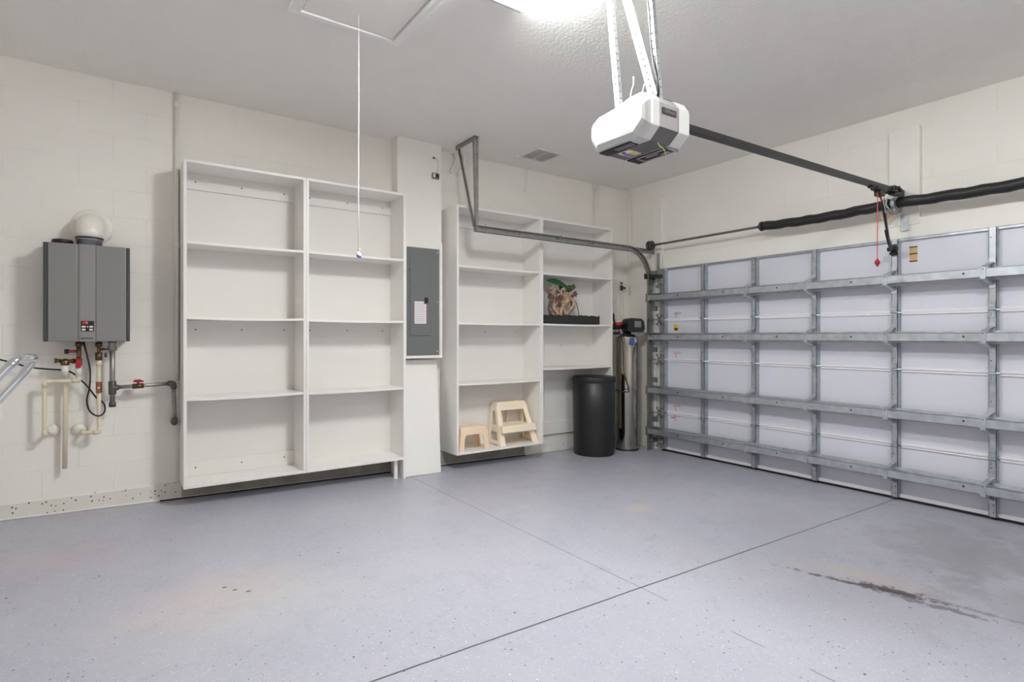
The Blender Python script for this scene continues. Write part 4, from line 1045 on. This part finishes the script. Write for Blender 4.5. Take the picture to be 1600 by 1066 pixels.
# ================================================================ tray and driftwood
tz0 = .148
mb = MB()
nx = 26; x0, x1, y0, y1 = 3.750, 4.600, 4.745, 4.985
rings = []
random.seed(3)
top = [tz0+.098+random.uniform(-.008, .008) for _ in range(nx+1)]
for k in range(nx+1):
    x = x0+(x1-x0)*k/nx; j = random.uniform(-.004, .004); T = top[k]
    rings.append([mb.bm.verts.new(q) for q in ((x, y0+j, tz0), (x, y0+.004+j, T), (x, y0+.022, T), (x, y0+.03, tz0+.072), (x, y1-.03, tz0+.072), (x, y1-.02, T), (x, y1-.002, T), (x, y1, tz0))])
for a, b in zip(rings, rings[1:]):
    for i in range(8): mb._f([a[i], a[(i+1)%8], b[(i+1)%8], b[i]])
mb._f(rings[0]); mb._f(rings[-1])
single('tray', mb, M_tray, 'long rough black planter tray on the shelf under the driftwood', 'tray', (4.17, 4.86, tz0), bevel=.002)
dw = thing('driftwood', 'gnarled brown driftwood cluster with one dark green leaf on top, standing in the black tray', 'driftwood', (4.12, 4.86, tz0+.076))
random.seed(11)
zb_ = tz0+.076
def branch(x, y, dx, h, r, m, nm='branch', twist=.03):
    pts = []; rr = []; n = 9
    for k in range(n+1):
        f = k/n
        pts.append((x + dx*f + twist*math.sin(f*6+x*40) + random.uniform(-.006, .006), y + .02*math.sin(f*5+x*23), zb_ + h*f))
        rr.append(r*(1.15-.5*f)*(1+random.uniform(-.18, .22)))
    return MB().tube(catmull(pts, 2), [rr[min(i//2, n)] for i in range(n*2+1)], 10), pts[-1]
specs = [(4.045, 4.80, .02, .30, .021, 0), (4.13, 4.80, -.02, .24, .020, 0), (4.17, 4.80, .03, .21, .019, 0), (3.96, 4.80, .03, .17, .022, 0), (4.09, 4.79, .0, .17, .022, 0), (3.98, 4.86, -.02, .26, .030, 0), (4.03, 4.84, .0, .22, .026, 0), (4.07, 4.87, .03, .27, .024, 1), (4.10, 4.82, .05, .25, .022, 0), (4.15, 4.86, .05, .27, .028, 0), (4.19, 4.84, .08, .25, .020, 0), (4.00, 4.82, -.06, .31, .022, 0), (4.06, 4.80, -.03, .20, .020, 1), (4.21, 4.88, .06, .30, .022, 1), (4.12, 4.90, .0, .33, .024, 1)]
for (x, y, dx, h, r, k) in specs:
    mb, e = branch(x, y, dx, h, r*.85, None)
    # knotty tip with stubs
    for q in range(4):
        a = random.uniform(0, 6.3); mb.tube([e, (e[0]+.035*math.cos(a), e[1]+.02*math.sin(a), e[2]+random.uniform(.0, .04)), (e[0]+.055*math.cos(a), e[1]+.03*math.sin(a), e[2]+random.uniform(.0, .05))], [r*.6, r*.55, r*.3], 7)
    obj('branch', mb, M_wood2 if k else M_wood, dw)
for (p, q) in (((4.23, 4.86, .42), (4.30, 4.85, .50)), ((4.22, 4.85, .50), (4.28, 4.86, .58)), ((4.0, 4.84, .40), (3.91, 4.83, .46))):
    mb = MB().tube([p, ((p[0]+q[0])/2, (p[1]+q[1])/2, (p[2]+q[2])/2+.02), q, (q[0]+.012, q[1], q[2]+.03)], [.016, .022, .026, .012], 9)
    for a in range(5): mb.tube([q, (q[0]+.035*math.cos(a*1.3), q[1]-.01, q[2]+.035*math.sin(a*1.3))], [.012, .007], 6)
    obj('knot', mb, M_wood2, dw)
def leaf(p, q, wdt, m, nm, curl=.03, th=.003):
    p = Vector(p); q = Vector(q); d = q-p; side = d.cross(Vector((0, -1, .25))).normalized(); up = Vector((0, 0, 1)); mb = MB(); n = 10; rw = []
    for k in range(n+1):
        f = k/n; wv = wdt*math.sin(math.pi*min(1, f*.96+.04))**.7*(1-.12*(k % 2)); c = p+d*f+up*(curl*math.sin(math.pi*f))
        rw.append([mb.bm.verts.new(c+side*wv*s-up*abs(s)*.006+Vector((0, e, 0))) for s, e in ((-1, 0), (-.5, 0), (0, -.004), (.5, 0), (1, 0))]
                  + [mb.bm.verts.new(c+side*wv*s-up*abs(s)*.006+Vector((0, e+th, 0))) for s, e in ((1, 0), (.5, 0), (0, -.004), (-.5, 0), (-1, 0))])
    for a, b in zip(rw, rw[1:]):
        for i in range(10): mb._f([a[i], a[(i+1)%10], b[(i+1)%10], b[i]])
    mb._f(rw[0]); mb._f(rw[-1])
    return obj(nm, mb, m, dw)
leaf((4.17, 4.79, .545), (3.83, 4.80, .635), .036, M_leaf, 'leaf').__setitem__('label', 'broad dark green leaf')
leaf((4.12, 4.80, .52), (4.21, 4.78, .575), .024, M_leaf, 'leaf').__setitem__('label', 'short dark green leaf')
leaf((4.00, 4.82, .27), (3.88, 4.81, .40), .028, M_leafg, 'leaf', .01).__setitem__('label', 'gray-green drooping leaf')
leaf((4.02, 4.82, .36), (3.87, 4.82, .45), .03, M_wood2, 'leaf', .01).__setitem__('label', 'withered brown leaf')
obj('stem', MB().tube(catmull([(4.27, 4.84, .43), (4.31, 4.83, .38), (4.34, 4.83, .28), (4.36, 4.83, .226)]), .0055, 6), M_leafg, dw)

# ================================================================ chrome cart handle at the left edge
ch = thing('chrome_handle_frame', 'polished chrome tubular frame with a hairpin grip at the left edge', 'cart frame', (-.62, 1.86, fz(-.6)))
r_ = .0120
zf = fz(-.62)+r_
P1 = [(-.78, 1.62, zf), (-.70, 1.78, -.80), (-.45, 2.0, -.34), (-.286, 2.100, -.116), (-.250, 2.12, -.066), (-.232, 2.20, -.062), (-.226, 2.30, -.066), (-.232, 2.33, -.080), (-.26, 2.30, -.125), (-.41, 2.22, -.34), (-.66, 2.05, -.78), (-.76, 2.0, zf)]
obj('tube_frame', MB().tube(rounded(P1, .05, 8), r_, 20), M_chrome, ch)
obj('cross_bar', MB().cyl((-.60, 1.868, -.60), (-.56, 2.115, -.60), .010, 14), M_chrome, ch)
obj('base_bar', MB().cyl((-.78, 1.60, zf), (-.76, 2.10, zf), r_, 14), M_chrome, ch)
